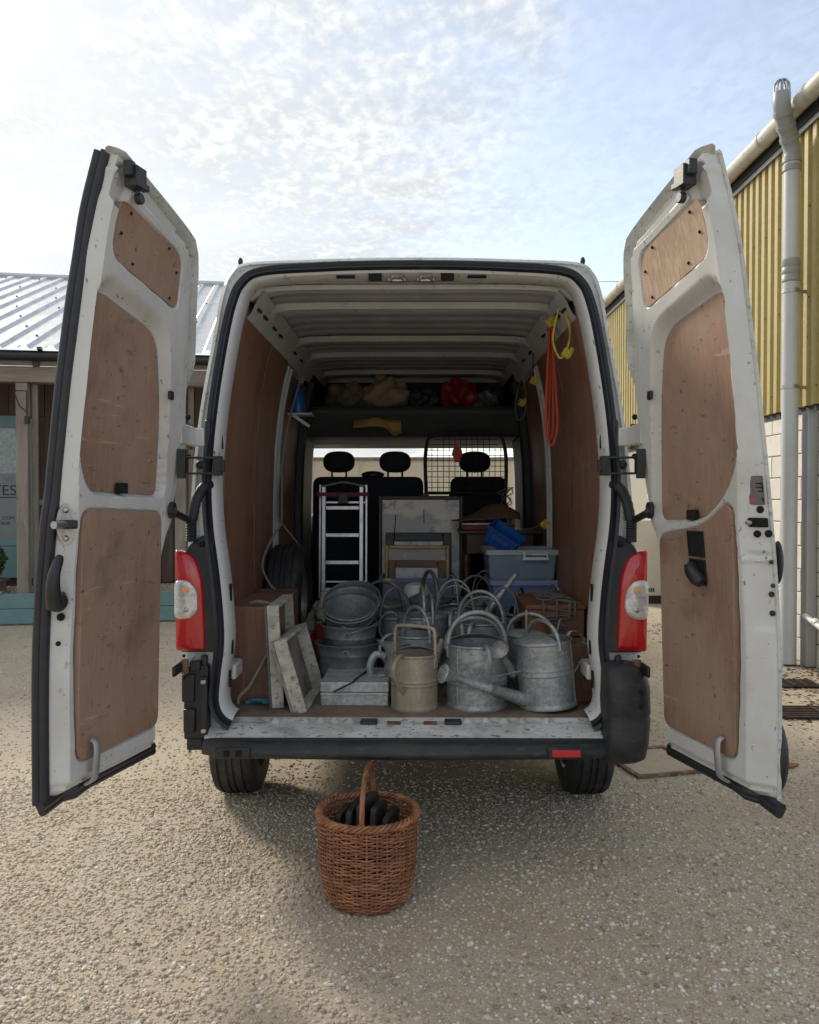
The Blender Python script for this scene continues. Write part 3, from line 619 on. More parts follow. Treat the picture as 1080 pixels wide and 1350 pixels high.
for a, b in (((-.23, -.25, 0), (.23, -.222, .016)), ((-.23, .222, 0), (.23, .25, .016)), ((-.23, -.22, 0), (-.202, .22, .016)), ((.202, -.22, 0), (.23, .22, .016))): MB().span(a, b).build('frame_bar', 'rusty', mf, smooth=0)
lf = MB(); lf.prism(round_poly([(-.07, -.02), (.0, -.045), (.09, -.01), (.03, .04), (-.05, .03)], .01), lambda x, y, h: (x, y, h + .25 * (x * x)), .012, .017)
solo(lf, 'fallen_leaf', 'rust_leaf', 'rust brown fallen leaf on the gravel right of the open door', 'leaf', (2.20, 4.93, 0), (0, .1, .4))
n = 2600; X = rng.uniform(2.6, 3.7, n); Y = rng.uniform(5.4, 10.5, n); kk = rng.uniform(0, 1, n) < (X - 2.4) / 1.3
o = stones('leaf_litter', X[kk], Y[kk], rng.uniform(.008, .02, kk.sum()), 'leaf_litter', flat=.35); tag(o, 'brown leaf litter along the foot of the block wall', 'leaf litter', kind='stuff')

# far boundary wall seen through the windscreen, overhead wires
fw = empty('rendered_wall', (0, 17, 0), 'pale buff boundary wall glimpsed through the windscreen', 'wall', world_frame=True)
MB().span((-2.6, 19.0, 0), (9, 19.3, 2.42)).build('wall', 'far_wall', fw, smooth=0)
MB().span((-2.6, 18.96, 2.422), (9, 19.34, 2.50)).build('coping', 'stone', fw, smooth=0)
def wire(name, a, b, sag, label):
    pts = [Vector(a).lerp(Vector(b), t / 20) - Vector((0, 0, sag * 4 * (t / 20) * (1 - t / 20))) for t in range(21)]
    tag(MB().tube(pts, .012, 5).build(name, 'cable'), label, 'wire')
wire('overhead_wire', (-26, 30, 9.25), (6, 31, 8.9), .35, 'thin overhead wire crossing the sky above the metal roof')
wire('overhead_wire', (3, 40, 11.9), (20, 34, 11.0), .3, 'thin overhead wire right of the van roof by the yellow building')

# ================================================================== the van
VX = -.02                        # centre line
VY = 3.6                         # rear face
van = empty('cargo_van', (VX, 5.6, 0), 'old white panel van seen from behind with both rear doors open', 'van', world_frame=True)
ZL = [.4, .53, .7, .91, 1.1, 1.35, 1.5, 1.64, 1.74, 1.945, 2.15, 2.24, 2.45, 2.54, 2.6, 2.765, 3]
LL = [0, 0, 0, 0, .005, .022, .04, .052, .067, .09, .122, .137, .17, .19, .208, .26, .33]
zz_ = np.linspace(.4, 3, 261); ll_ = np.interp(zz_, ZL, LL); kern = np.ones(25) / 25
ll_ = np.convolve(np.pad(ll_, 12, mode='edge'), kern, 'valid')
def Lz(z): return float(np.interp(z, zz_, ll_))

# ---- rear frame rings (half width, z), bottom centre to top centre
SEAL = [(0, .600), (.40, .600), (.70, .602), (.805, .625), (.85, .70), (.845, .82), (.828, .97), (.835, 1.12), (.853, 1.28), (.880, 1.46), (.892, 1.62), (.890, 1.78), (.872, 2.02), (.840, 2.28), (.808, 2.46), (.768, 2.565), (.68, 2.622), (.42, 2.642), (.2, 2.650), (0, 2.652)]
OUT = [(0, .50), (.40, .50), (.78, .50), (.93, .50), (.995, .62), (1.0, .82), (1.0, .97), (1.0, 1.12), (.995, 1.28), (.987, 1.46), (.980, 1.62), (.970, 1.80), (.946, 2.04), (.905, 2.32), (.878, 2.52), (.842, 2.632), (.76, 2.688), (.46, 2.704), (.22, 2.712), (0, 2.714)]
def ring(ctrl, off_in, yoff, n=6):
    half = smoothpath([(x, z, 0) for x, z in ctrl], n)
    full = [(p.x, p.y) for p in half] + [(-p.x, p.y) for p in reversed(half[1:-1])]
    # shift towards the inside by off_in along the 2D normal
    m = len(full); out = []
    for i in range(m):
        a = full[i - 1]; b = full[(i + 1) % m]; t = Vector((b[0] - a[0], b[1] - a[1])).normalized()
        nx, nz = -t.y, t.x        # ring runs anticlockwise: left normal points inside
        x = full[i][0] + nx * off_in; z = full[i][1] + nz * off_in
        out.append(Vector((VX + x, VY + Lz(z) + yoff, z)))
    return out
rings = [ring(OUT, 0, .10), ring(OUT, .012, .02), ring(OUT, .030, .004)]
a = ring(OUT, .03, .004); b = ring(SEAL, -.03, .012)
for t in (.33, .66): rings.append([p.lerp(q, t) + Vector((0, .012 * math.sin(math.pi * t), 0)) for p, q in zip(a, b)])
rings += [b, ring(SEAL, -.02, .0), ring(SEAL, .018, -.006), ring(SEAL, .030, .004), ring(SEAL, .040, .03), ring(SEAL, .048, .09), ring(SEAL, .030, .14)]
mo = MB().loft(rings[:5]); mo.build('rear_pillar_frame', 'van_mossy', van)
I0 = 16
OPEN = lambda rg: rg[I0:len(rg) - I0 + 1]
MB().loft([OPEN(r) for r in rings[4:]], closed=False).build('door_aperture', 'van_white', van)
sl = MB(); c = ring(SEAL, .004, -.012)
k0 = ring(SEAL, -.022, -.006); k1 = ring(SEAL, -.018, -.032); k2 = ring(SEAL, -.004, -.022); k3 = ring(SEAL, .012, -.034); k4 = ring(SEAL, .020, -.008)
sl.loft([OPEN(k) for k in (k0, k1, k2, k3, k4, k0)], closed=False); sl.build('door_seal', 'seal_rubber', van)
# slots in the frame flange
for sx in (-1, 1):
    for (x, z, h) in ((.836, 2.02, .035), (.845, 1.845, .06), (.785, .94, .06), (.795, .80, .075), (.793, 1.18, .075)):
        MB().box((VX + sx * x, VY + Lz(z) + .052, z), (.006, .02, h)).build('flange_slot', 'hole', van, smooth=0)
# top latch holes and catches
for x, w, h, nm, mt in ((-.30, .085, .010, 'header_slot', 'hole'), (.30, .085, .010, 'header_slot', 'hole'), (-.165, .06, .032, 'header_slot', 'hole'), (.165, .06, .032, 'header_slot', 'hole')):
    MB().box((VX + x, VY + Lz(2.58) + .028, 2.605), (w, .02, h)).build(nm, mt, van, smooth=0)
for x in (-.065, .065):
    yc = VY + Lz(2.58) + .035; mm_ = MB().tube([(VX + x - .03, yc, 2.590), (VX + x - .02, yc - .025, 2.605), (VX + x + .02, yc - .025, 2.605), (VX + x + .03, yc, 2.590)], .008, 6); mm_.box((VX + x, yc + .01, 2.593), (.075, .03, .012))
    mm_.build('top_catch', 'steel', van)

for sx in (-1, 1): MB().ball((VX + sx * .80, VY + .32, 2.70), (.012, .012, .02), 10, 6).build('roof_stud', 'rubber', van)
# ---- outer shell: sides and roof running forward
def shell_ring(y, wk=1.0, dz=0.0, z0=.45):
    half = [(p.x, p.y) for p in smoothpath([(x, z, 0) for x, z in OUT[4:]], 4)]
    pts = [(-x * wk, z + dz * (z - .6) / 2.1) for x, z in half] + [(x * wk, z + dz * (z - .6) / 2.1) for x, z in reversed(half[:-1])]
    return [Vector((VX - pts[0][0] * 0 + pts[0][0], y, z0))] + [Vector((VX + x, y, z)) for x, z in pts] + [Vector((VX + pts[-1][0], y, z0))]
sh = MB(); sr = []
for y, wk in ((0, 1.0), (.35, 1.006), (1.2, 1.01), (2.2, 1.012), (3.3, 1.0)):
    r = shell_ring(VY, wk); sr.append([Vector((p.x, VY + y + .101 + (Lz(p.z) if y < .01 else .26 * (y < .5)), p.z)) for p in r])
sh.loft(sr, closed=False).build('body_side_and_roof', 'van_mossy', van)
# cab shell in front: roof slope, windscreen surround, bonnet, sides with window openings
FB = VY + 3.401
cabm = MB()
for sx in (-1, 1):
    X = VX + sx * .995
    cabm.add([(X, FB, .45), (X, FB + 1.9, .45), (X, FB + 1.9, 1.05), (X, FB + 1.25, 1.36), (X, FB, 1.36)], [(0, 1, 2, 3, 4)])
    Xt = VX + sx * .93
    cabm.add([(X, FB, 1.36), (X, FB + .12, 1.36), (Xt, FB + .12, 2.05), (Xt, FB, 2.05)], [(0, 1, 2, 3)])
    cabm.add([(X, FB + 1.15, 1.36), (X, FB + 1.25, 1.36), (Xt, FB + .72, 2.05), (Xt, FB + .62, 2.05)], [(0, 1, 2, 3)])
    cabm.add([(Xt, FB, 2.05), (Xt, FB + .72, 2.05), (VX + sx * .80, FB + .35, 2.50), (VX + sx * .78, FB, 2.64)], [(0, 1, 2, 3)])
cabm.add([(VX - .93, FB + .72, 2.05), (VX + .93, FB + .72, 2.05), (VX + .80, FB + .35, 2.50), (VX - .80, FB + .35, 2.50)], [(0, 1, 2, 3)])
cabm.add([(VX - .80, FB + .35, 2.50), (VX + .80, FB + .35, 2.50), (VX + .78, FB, 2.68), (VX - .78, FB, 2.68)], [(0, 1, 2, 3)])
cabm.add([(VX - .995, FB + 1.25, 1.36), (VX + .995, FB + 1.25, 1.36), (VX + .995, FB + 1.9, 1.05), (VX - .995, FB + 1.9, 1.05)], [(0, 1, 2, 3)])
cabm.add([(VX - .995, FB + 1.9, .45), (VX + .995, FB + 1.9, .45), (VX + .995, FB + 1.9, 1.05), (VX - .995, FB + 1.9, 1.05)], [(0, 1, 2, 3)])
cabm.build('cab_shell', 'van_white', van, solid=.01, smooth=0)
gl = MB(); gl.add([(VX - .985, FB + 1.248, 1.365), (VX + .985, FB + 1.248, 1.365), (VX + .925, FB + .722, 2.045), (VX - .925, FB + .722, 2.045)], [(0, 1, 2, 3)]); gl.build('windscreen', 'glass', van, smooth=0, solid=.005)
for sx in (-1, 1):
    g_ = MB(); g_.add([(VX + sx * .993, FB + .13, 1.37), (VX + sx * .993, FB + 1.14, 1.37), (VX + sx * .932, FB + .625, 2.04), (VX + sx * .932, FB + .13, 2.04)], [(0, 1, 2, 3)]); g_.build('door_glass', 'glass', van, smooth=0, solid=.004)

# ---- floor, sill, underside, bumper
fl = MB().span((VX - .90, VY + .085, .56), (VX + .90, VY + 5.0, .608)).build('floor_pan', 'van_inner', van, smooth=0)
for k, (y0, y1) in enumerate(((.10, 1.20), (1.204, 2.62))): MB().span((VX - .868, VY + y0, .6085), (VX + .868, VY + y1, .6200)).build('floor_board', 'ply_floor', van, smooth=0)
MB().span((VX - .95, VY + .05, .50), (VX + .95, VY + 5.2, .555)).build('underside', 'fascia_black', van, smooth=0)
def sillz(x, t):
    # t: 0 at the inner edge, 1 over the bumper
    z = .617 - .010 * min(1, t / .35) - .028 * max(0, (t - .35) / .65) ** 1.3
    if .05 < t < .34:
        for cx in (-.60, -.47, -.40, -.34, -.27, .25, .33, .41, .49, .60):
            z += .020 * math.exp(-((x - cx) / .02) ** 2) * math.sin(math.pi * (t - .05) / .29)
        z -= .006 * math.sin(math.pi * (t - .05) / .29)
    return z
sm = MB(); rr_ = []
for i in range(29):
    t = i / 28; rr_.append([Vector((VX + x, VY + .10 - .17 * t, sillz(x, t))) for x in np.linspace(-.86 - .02 * t, .86 + .02 * t, 260)])
rr_.append([Vector((p.x, p.y, .50)) for p in rr_[-1]])
sm.loft(rr_, closed=False).build('sill_step', 'sill_white', van, smooth=60)
for x, w in ((-.185, .075), (.185, .075)): MB().box((VX + x, VY + .052, .606), (w, .06, .026)).build('sill_catch', 'black_plastic', van, bevel=.006)
for x, w in ((-.075, .06), (.085, .06)): MB().box((VX + x, VY + .045, .6035), (w, .045, .014)).build('sill_plate', 'rusty', van, bevel=.004)
def bump_ring(x, top, bot, yf, yb, r=.03):
    pts = round_poly([(yb, bot), (yf, bot + .01), (yf - .012, (top + bot) / 2), (yf + .02, top), (yb, top + .006)], [.01, r, r, r, .01], 4)
    return [Vector((VX + x, y, z)) for y, z in pts]
bm_ = MB(); br_ = []
for x in np.linspace(-.885, .90, 40):
    e = max(0, (abs(x) - .70) / .2); br_.append(bump_ring(x, 0.572, .496, VY - .150 + .05 * e * e + .03 * (x / .9) ** 2 - .012, VY - .02))
bm_.loft(br_, cap=True); bmp = bm_.build('rear_bumper', 'bumper_plastic', van, smooth=50)
MB().box((VX + .642, VY - .163, .540), (.150, .014, .046)).build('reflector_surround', 'black_plastic', bmp, bevel=.006)
MB().box((VX + .642, VY - .172, .540), (.118, .010, .030)).build('reflector', 'reflector_red', bmp, bevel=.004)
MB().box((VX - .742, VY - .153, .534), (.150, .016, .048)).build('reflector_socket', 'black_plastic', bmp, bevel=.006)
for x in (-.765, -.715): MB().box((VX + x, VY - .163, .534), (.022, .008, .022)).build('socket_hole', 'hole', bmp, smooth=0)
# corner cap (right), bare bracket (left)
cc_ = MB(); rows = []
for z, w, d in ((.478, .10, .05), (.482, .165, .13), (.50, .185, .155), (.56, .195, .165), (.665, .197, .165), (.675, .192, .160), (.690, .197, .165), (.80, .195, .16), (.86, .18, .145), (.885, .15, .12), (.893, .10, .08)):
    x0, x1 = .815, .815 + w
    pl_ = round_poly([(x0, VY + .10), (x0 + (.0 if z > .56 else -.0), VY - d + .03), (x0 + .05, VY - d), (x1 - .03, VY - d + .015), (x1, VY - d + .08), (x1, VY + .25)], [.01, .03, .04, .06, .05, .02], 4)
    rows.append([Vector((VX + px + (.005 if z > .6 else 0), py, z)) for px, py in pl_])
cc_.loft(rows, cap=True); cap_o = cc_.build('bumper_corner', 'bumper_plastic', van, smooth=60)
for z in (.79, .73): MB().ball((VX + .955, VY - .150, z), .011, 10, 6).build('bumper_screw', 'hole', cap_o)
bk = MB().box((VX - .925, VY + .0, .715), (.105, .07, .32)); bk.box((VX - .885, VY - .045, .70), (.03, .03, .26)); bk.box((VX - .95, VY - .04, .64), (.05, .03, .10)); bk.box((VX - .955, VY - .035, .78), (.055, .03, .12)); bk.box((VX - .93, VY - .01, .535), (.07, .06, .05))
bko = bk.build('bumper_bracket', 'black_plastic', van, bevel=.006)
for x, z in ((-.885, .81), (-.885, .60)): MB().box((VX + x, VY - .064, z), (.022, .008, .018)).build('bracket_bolt', 'steel', bko, bevel=.004)

# ---- tail lights
def tail_light(sx):
    Xf = lambda x: VX + sx * x
    root_m = MB()
    hp = round_poly([(.84, .93), (.995, .93), (1.0, 1.30), (.97, 1.39), (.905, 1.435), (.875, 1.425), (.855, 1.28), (.832, 1.10)], [.01, .01, .03, .04, .03, .03, .05, .05], 4)
    root_m.prism(hp, lambda x, z, h: (Xf(x), VY + Lz(z) + h, z), -.020, .03)
    o = root_m.build('tail_light', 'black_plastic', van, bevel=.006)
    lens = round_poly([(.886, .94), (1.012, .935), (1.014, 1.372), (.985, 1.368), (.932, 1.338), (.902, 1.26), (.892, 1.14)], [.015, .012, .012, .02, .05, .06, .06], 4)
    lm = MB(); cx, cz = .965, 1.15; rgs = []
    for k, (s_, h) in enumerate(((1.0, .01), (1.0, -.022), (.97, -.030), (.86, -.036), (.55, -.040), (.02, -.041))):
        rgs.append([Vector((Xf(cx + (x - cx) * s_), VY + h, cz + (z - cz) * s_)) for x, z in lens])
    lm.loft(rgs); lo = lm.build('red_lens', 'red_lens', o, smooth=50)
    cl = round_poly([(1.0135, 1.075), (1.0135, 1.245), (.955, 1.243), (.915, 1.20), (.912, 1.11), (.95, 1.075)], [.03, .03, .04, .04, .04, .04], 5)
    cm = MB(); cx, cz = .965, 1.16; rgs = []
    for s_, h in ((1.0, -.02), (1.0, -.042), (.96, -.048), (.7, -.053), (.02, -.055)):
        rgs.append([Vector((Xf(cx + (x - cx) * s_), VY + h, cz + (z - cz) * s_)) for x, z in cl])
    cm.loft(rgs); cm.build('clear_lens', 'clear_lens', o, smooth=50)
    MB().ball((Xf(.962), VY - .052, 1.202), (.018, .006, .016), 12, 8).build('amber_bulb', 'amber_bulb', o)
    MB().ball((Xf(.962), VY - .052, 1.118), (.014, .006, .013), 12, 8).build('bulb', 'steel', o)
    MB().ball((Xf(.905), VY + Lz(1.4) - .02, 1.395), .014, 10, 6).build('lamp_screw', 'hole', o)
for sx in (-1, 1): tail_light(sx)

# ---- hinges, check straps, gaiters on both pillars
def door_xf(sx):
    """a: along the door from the hinge, n: towards the load side, z"""
    H = (-1.0, 3.57) if sx < 0 else (.96, 3.57); al = RAD(15); s = -sx
    A = Vector((-s * math.sin(al), -math.cos(al))); Nn = Vector((s * math.cos(al), -math.sin(al)))
    def fn(a, z, n):
        q = n + Lz(z); return Vector((H[0] + A.x * a + Nn.x * q, H[1] + A.y * a + Nn.y * q, z))
    return fn
for sx in (-1, 1):
    X = lambda x: VX + sx * x
    D = door_xf(sx)
    for z, hm, hk_ in ((1.86, 'van_white', 1.0), (.875, 'black_plastic', .55)):
        yh = VY + Lz(z)
        h = MB().box((X(.925), yh - .035, z), (.045, .035, .080 * hk_)).build('hinge', hm, van, bevel=.006)
        MB().box((X(.893), yh - .012, z), (.03, .03, .16 * hk_)).build('hinge_pad', 'seal_rubber', h, bevel=.012)
        MB().tube([(X(.965), yh - .055, z - .055 * hk_), (X(.965), yh - .055, z + .055 * hk_)], .016, 12).build('hinge_pin', 'rusty', h)
        q = D(.13, z, .012); MB().box(((X(.965) + q.x) / 2, (yh - .055 + q.y) / 2, z), (.014, abs(yh - .055 - q.y) + .01, .085 * hk_)).build('hinge_leaf', hm, h, bevel=.006)
        for dz in (-.085, .085): MB().ball((X(.968), yh - .06, z + dz * hk_), .013 * hk_, 10, 6).build('hinge_bolt', 'hole', h)
    # check strap
    z = 1.735; yh = VY + Lz(z)
    ck = MB().box((X(.842), yh - .03, z), (.035, .05, .085)); ck.box((X(.825), yh - .035, z), (.03, .03, .05))
    ck.box((X(1.005), yh - .062, z), (.05, .05, .085)); 
    q = D(.15, z, .02); ck.box(((X(.985) + q.x) / 2, (yh - .055 + q.y) / 2, z), (.03, .07, .07)); ck.box(q, (.035, .02, .12))
    for dz in (-.034, .034): ck.tube([(X(.842), yh - .05, z + dz), (X(1.005), yh - .080, z + dz)], .0055, 8)
    ck.build('check_strap', 'black_plastic', van, bevel=.004)
    # cable gaiter
    z = 1.63; yh = VY + Lz(z); q = D(.165, 1.545, .012)
    gp = smoothpath([(X(.885), yh + .01, 1.655), (X(.905), yh - .035, 1.635), (X(.93), yh - .05, 1.58), (X(.945), yh - .06, 1.50)], 6)
    ga = MB().tube(gp, [.022 + .002 * (i % 2) for i in range(len(gp))], 12)
    gq = smoothpath([q, q + Vector((-sx * .015, -.015, -.012)), Vector((X(.958), yh - .066, 1.50))], 5); ga.tube(gq, .015, 10)
    rb = [Vector((X(.948), yh - .062, 1.505 - .0055 * i)) for i in range(19)]; ga.tube(rb, [.025 if i % 2 else .021 for i in range(19)], 14)
    ga.tube([q + Vector((sx * .012, 0, 0)), q - Vector((sx * .006, 0, 0))], .034, 14)
    ga.build('cable_gaiter', 'rubber', van, smooth=50)
    MB().ball((X(.925), yh - .002, 1.74), .020, 12, 6).build('grommet', 'rubber', van)

# ---- rear wheels (front ones out of sight ahead)
def wheel(name, X, Y, r, w, material='tyre_rubber'):
    root = MB(); n = 72; prof = [(-.46, .60), (-.50, .74), (-.5, .86), (-.44, .955), (-.36, .99), (-.30, .995), (-.29, .97), (-.24, .97), (-.23, 1.0), (-.10, 1.0), (-.09, .97), (-.04, .97), (-.03, 1.0), (.03, 1.0), (.04, .97), (.09, .97), (.10, 1.0), (.23, 1.0), (.24, .97), (.29, .97), (.30, .995), (.36, .99), (.44, .955), (.5, .86), (.50, .74), (.46, .60)]
    rgs = []
    for k in range(n):
        a = 2 * math.pi * k / n; notch = -.012 if k % 3 == 0 else 0
        rgs.append([Vector((X + px * w, Y + (pr + (notch if pr > .98 else 0)) * r * math.cos(a), r + (pr + (notch if pr > .98 else 0)) * r * math.sin(a))) for px, pr in prof])
    root.loft(rgs, closed=False, loop=True); o = root.build(name, material, van, smooth=30)
    rim = MB(); M_ = Matrix.Translation((X, Y, r)) @ Matrix.Rotation(RAD(90), 4, 'Y')
    rim.lathe([(.02, .02), (r * .3, .03), (r * .52, .0), (r * .60, w * .44), (r * .62, w * .46), (r * .60, w * .46)], 28, M_); rim.lathe([(r * .60, -w * .46), (r * .56, -w * .42), (r * .5, .0)], 28, M_)
    rim.build('rim', 'steel', o); return o
for sx in (-1, 1):
    wheel('wheel', VX + sx * .925, VY + .93, .335, .235); wheel('wheel', VX + sx * .87, VY + 4.1, .335, .215)
MB().tube([(VX - .8, VY + .93, .34), (VX + .8, VY + .93, .34)], .05, 10).build('rear_axle', 'fascia_black', van)

# ---- rear doors
def sdf(poly, PX, PZ):
    d = np.full(PX.shape, 1e9); ins = np.zeros(PX.shape, bool); n = len(poly)
    for i in range(n):
        ax, az = poly[i]; bx, bz = poly[(i + 1) % n]; ex, ez = bx - ax, bz - az
        wx, wz = PX - ax, PZ - az; t = np.clip((wx * ex + wz * ez) / (ex * ex + ez * ez + 1e-12), 0, 1)
        d = np.minimum(d, np.hypot(wx - ex * t, wz - ez * t))
        c = ((az > PZ) != (bz > PZ)) & (PX < (bx - ax) * (PZ - az) / (bz - az + 1e-12) + ax); ins ^= c
    return np.where(ins, -d, d)
def sstep(x): x = np.clip(x, 0, 1); return x * x * (3 - 2 * x)
HZ = [.5, .60, 1.04, 1.37, 1.44, 1.52, 1.60, 1.75, 1.90, 2.05, 2.20, 2.40, 2.50, 2.56, 2.595, 2.62, 2.7, 2.8]
HA = [.178, .176, .167, .165, .145, .108, .082, .058, .056, .076, .106, .148, .170, .195, .222, .26, .30, .34]
def a_h(z): return np.interp(z, HZ, HA)
def rear_door(sx, label):
    D = door_xf(sx); right = sx > 0
    AF = .778; SA = None
    NS, NT = 120, 330
    s = np.linspace(0, 1, NS); t = np.linspace(0, 1, NT)
    S, T = np.meshgrid(s, t)
    ztop = 2.60 + .135 * S ** .9
    Z = .585 + T * (ztop - .585); ah = a_h(np.minimum(Z, 2.61)); A_ = ah + S * (AF - ah)
    top_ply = round_poly([(.282, 2.325), (.724, 2.420), (.724, 2.608), (.300, 2.527)], [.045, .05, .04, .06], 6)
    if not right:
        mid_ply = round_poly([(.228, 1.605), (.695, 1.622), (.758, 1.73), (.758, 2.29), (.70, 2.30), (.345, 2.225), (.255, 1.95)], [.035, .06, .05, .04, .05, .09, .2], 6)
        mid_out = round_poly([(.218, 1.59), (.70, 1.606), (.766, 1.725), (.766, 2.32), (.71, 2.365), (.315, 2.275), (.235, 1.95)], [.045, .07, .06, .06, .06, .10, .2], 6)
        low_ply = round_poly([(.198, .672), (.705, .672), (.722, 1.555), (.228, 1.535)], [.05, .05, .05, .05], 6)
    else:
        mid_ply = round_poly([(.175, 1.505), (.50, 1.525), (.650, 1.615), (.735, 1.73), (.757, 2.28), (.70, 2.30), (.345, 2.235), (.255, 1.98)], [.05, .08, .08, .06, .05, .05, .10, .2], 6)
        mid_out = round_poly([(.160, 1.488), (.505, 1.508), (.660, 1.602), (.744, 1.722), (.766, 2.32), (.71, 2.365), (.315, 2.275), (.235, 1.98)], [.06, .08, .08, .07, .06, .06, .10, .2], 6)
        low_ply = round_poly([(.196, .680), (.660, .672), (.690, 1.555), (.655, 1.575), (.500, 1.485), (.205, 1.445)], [.05, .05, .04, .04, .08, .05], 6)
    Nn = np.zeros_like(A_)
    # free edge roll
    SA = np.interp(Z, [1.5, 1.75, 2.0], [.715, .745, .765]) if right else np.interp(Z, [1.5, 1.7], [.742, .766]); e = np.clip((A_ - SA) / (AF - SA), 0, 1); Nn -= .062 * e
    # hinge-side flange: two steps
    hdist = A_ - ah; Nn -= .030 * sstep((.040 - hdist) / .012); Nn -= .014 * sstep((.085 - hdist) / .014) * (Z > 1.55)
    td = ztop - Z; Nn -= .030 * sstep((.045 - td) / .012); Nn -= .012 * sstep((.075 - td) / .012) * (A_ < .66)
    Nn -= .018 * sstep((.030 - (Z - .585)) / .015)
    si = sdf(mid_ply, A_, Z); so = sdf(mid_out, A_, Z)
    k = np.where(so >= 0, 0, np.where(si <= 0, 1, so / np.minimum(so - si, -1e-6))); Nn -= .042 * sstep(k)
    Nn -= .012 * sstep((-sdf(top_ply, A_, Z) + .006) / .006)
    lw = sdf(low_ply, A_, Z); Nn -= .014 * sstep((.012 - lw) / .010)
    # boss at the top latch
    Nn -= .028 * sstep((.055 - np.hypot((A_ - .735) / 1.0, (Z - 2.64) / 1.4)) / .02)
    if right:      # stamped lock area on the shut face
        Nn -= .014 * sstep((.05 - np.maximum(np.abs(A_ - .770) - .0, np.abs(Z - 1.28) - .09)) / .02) * (A_ > .70)
        Nn += .010 * sstep((.012 - np.abs(Z - 1.385)) / .006) * (A_ > .72)
    # slow unevenness of old pressed steel
    Nn += .0018 * np.sin(A_ * 17 + 2 * np.sin(Z * 5)) * np.sin(Z * 11 + A_ * 4)
    mb = MB(); grid = [[D(A_[j, i], Z[j, i], Nn[j, i]) for i in range(NS)] for j in range(NT)]
    # skirt back to the outer skin and the skin itself
    def skin(a, z): return D(a, z, -.088)
    for j in range(NT):
        a0 = A_[j, 0] - .018; grid[j] = [skin(a0, Z[j, 0]), D(a0, Z[j, 0], -.065)] + grid[j] + [D(AF + .002, Z[j, -1], -.078), skin(AF + .003, Z[j, -1])]
    bot = [Vector((p.x, p.y, p.z - .02)) for p in [skin(A_[0, 0] + (AF - A_[0, 0]) * i / (NS + 3), .565) for i in range(NS + 4)]]
    topr = [skin(max(A_[-1, min(max(i - 2, 0), NS - 1)], 0), Z[-1, min(max(i - 2, 0), NS - 1)] + .012) for i in range(NS + 4)]
    rows = [bot] + grid + [topr]
    mb.loft(rows, closed=False)
    sk = [[skin(a_h(min(.565 + (2.60 + .135 * q - .565) * tt, 2.61)) - .018 + q * (AF + .02 - a_h(min(.565 + (2.60 + .135 * q - .565) * tt, 2.61))), .565 + (2.61 + .135 * q - .565) * tt) for q in np.linspace(0, 1, 12)] for tt in np.linspace(0, 1, 40)]
    mb.loft(sk, closed=False)
    door = mb.build('rear_door', 'van_white', van, smooth=40, label=label)
    def plate(poly, n0, n1, name, material):
        # triangulated rim plate following the lean: fan strips in z
        m = MB(); c = (sum(p[0] for p in poly) / len(poly), sum(p[1] for p in poly) / len(poly)); rg = []
        for f_, h in ((1.0, n0), (1.0, n1 - .002), (.992, n1)) + tuple((x, n1) for x in (.8, .6, .4, .2, .01)):
            rg.append([D(c[0] + (x - c[0]) * f_, c[1] + (z - c[1]) * f_, h) for x, z in poly])
        m.loft(rg); return m.build(name, material, door, smooth=30)
    plate(top_ply, -.03, -.004, 'plywood_panel', 'ply_sunlit' if right else 'ply_door')  # right upper panel takes the plywood with sunlight in its colour
    plate(mid_ply, -.06, -.036, 'plywood_panel', 'ply_door')
    plate(low_ply, -.03, .004, 'plywood_panel', 'ply_door')
    # grimy top edge strip and bottom strip
    tp = MB(); q = [(x, 2.612 + .135 * ((x - .25) / .55) ** .9) for x in np.linspace(.252, .80, 20)]
    hs = [(a_h(z) - .010, z) for z in np.linspace(2.05, 2.605, 16)]
    nn_ = len(hs + q); tp.tube([D(a, z, -.05) for a, z in hs + q], [.009 * min(1, (i + .3) / 3, (nn_ - i - .6) / 2) for i in range(nn_)], 8, flat=4.0, up=(0, 0, 1)); tp.build('roof_edge_strip', 'van_mossy', door, smooth=60)
    bs = MB(); ptsb = [D(x, .572 - .03 * max(0, (x - .6) / .2), -.045 - .03 * (x > .7)) for x in np.linspace(.17, .80, 20)]; bs.tube(ptsb, .020, 8); bs.tube([p + Vector((0, .01, -.022)) for p in ptsb], .016, 8); bs.build('bottom_seal', 'seal_rubber', door)
    # top latch
    lt = MB(); c0 = D(.70, 2.675, .012)
    ez = Vector((0, 0, 1)); ea = (D(.71, 2.6, 0) - D(.70, 2.6, 0)).normalized(); en = (D(.7, 2.6, .01) - D(.7, 2.6, 0)).normalized()
    R3 = Matrix((ea, en, ez)).transposed()
    lt.box(c0, (.06, .05, .07), R3); lt.box(c0 + ea * .035 + ez * .02, (.03, .03, .05), R3); lt.box(c0 - ea * .04 - ez * .015, (.05, .028, .022), R3); lt.tube([c0 - ez * .03 - ea * .01, c0 - ez * .075 - ea * .02], .009, 8)
    lt.tube([c0 - ez * .062 - ea * .02 - en * .01, c0 - ez * .062 - ea * .02 + en * .012], .019, 12)
    lt.build('top_latch', 'black_plastic', door, bevel=.004)
    # bottom hook strap
    hk = MB(); xh = .635 if not right else .592
    hk.tube(smoothpath([D(xh, .735, .012), D(xh, .72, .03), D(xh + .004, .66, .032), D(xh + .004, .60, .022), D(xh + .004, .575, -.01)], 5), .0065, 8, flat=2.6, up=en); hk.build('hook_strap', 'zinc_post', door)
    q = MB(); q.box(D(.258 if not right else .250, 2.0, .006), (.03, .012, .035), R3 if False else Matrix((ea, en, ez)).transposed()); q.build('rubber_stop', 'black_plastic', door, bevel=.004)
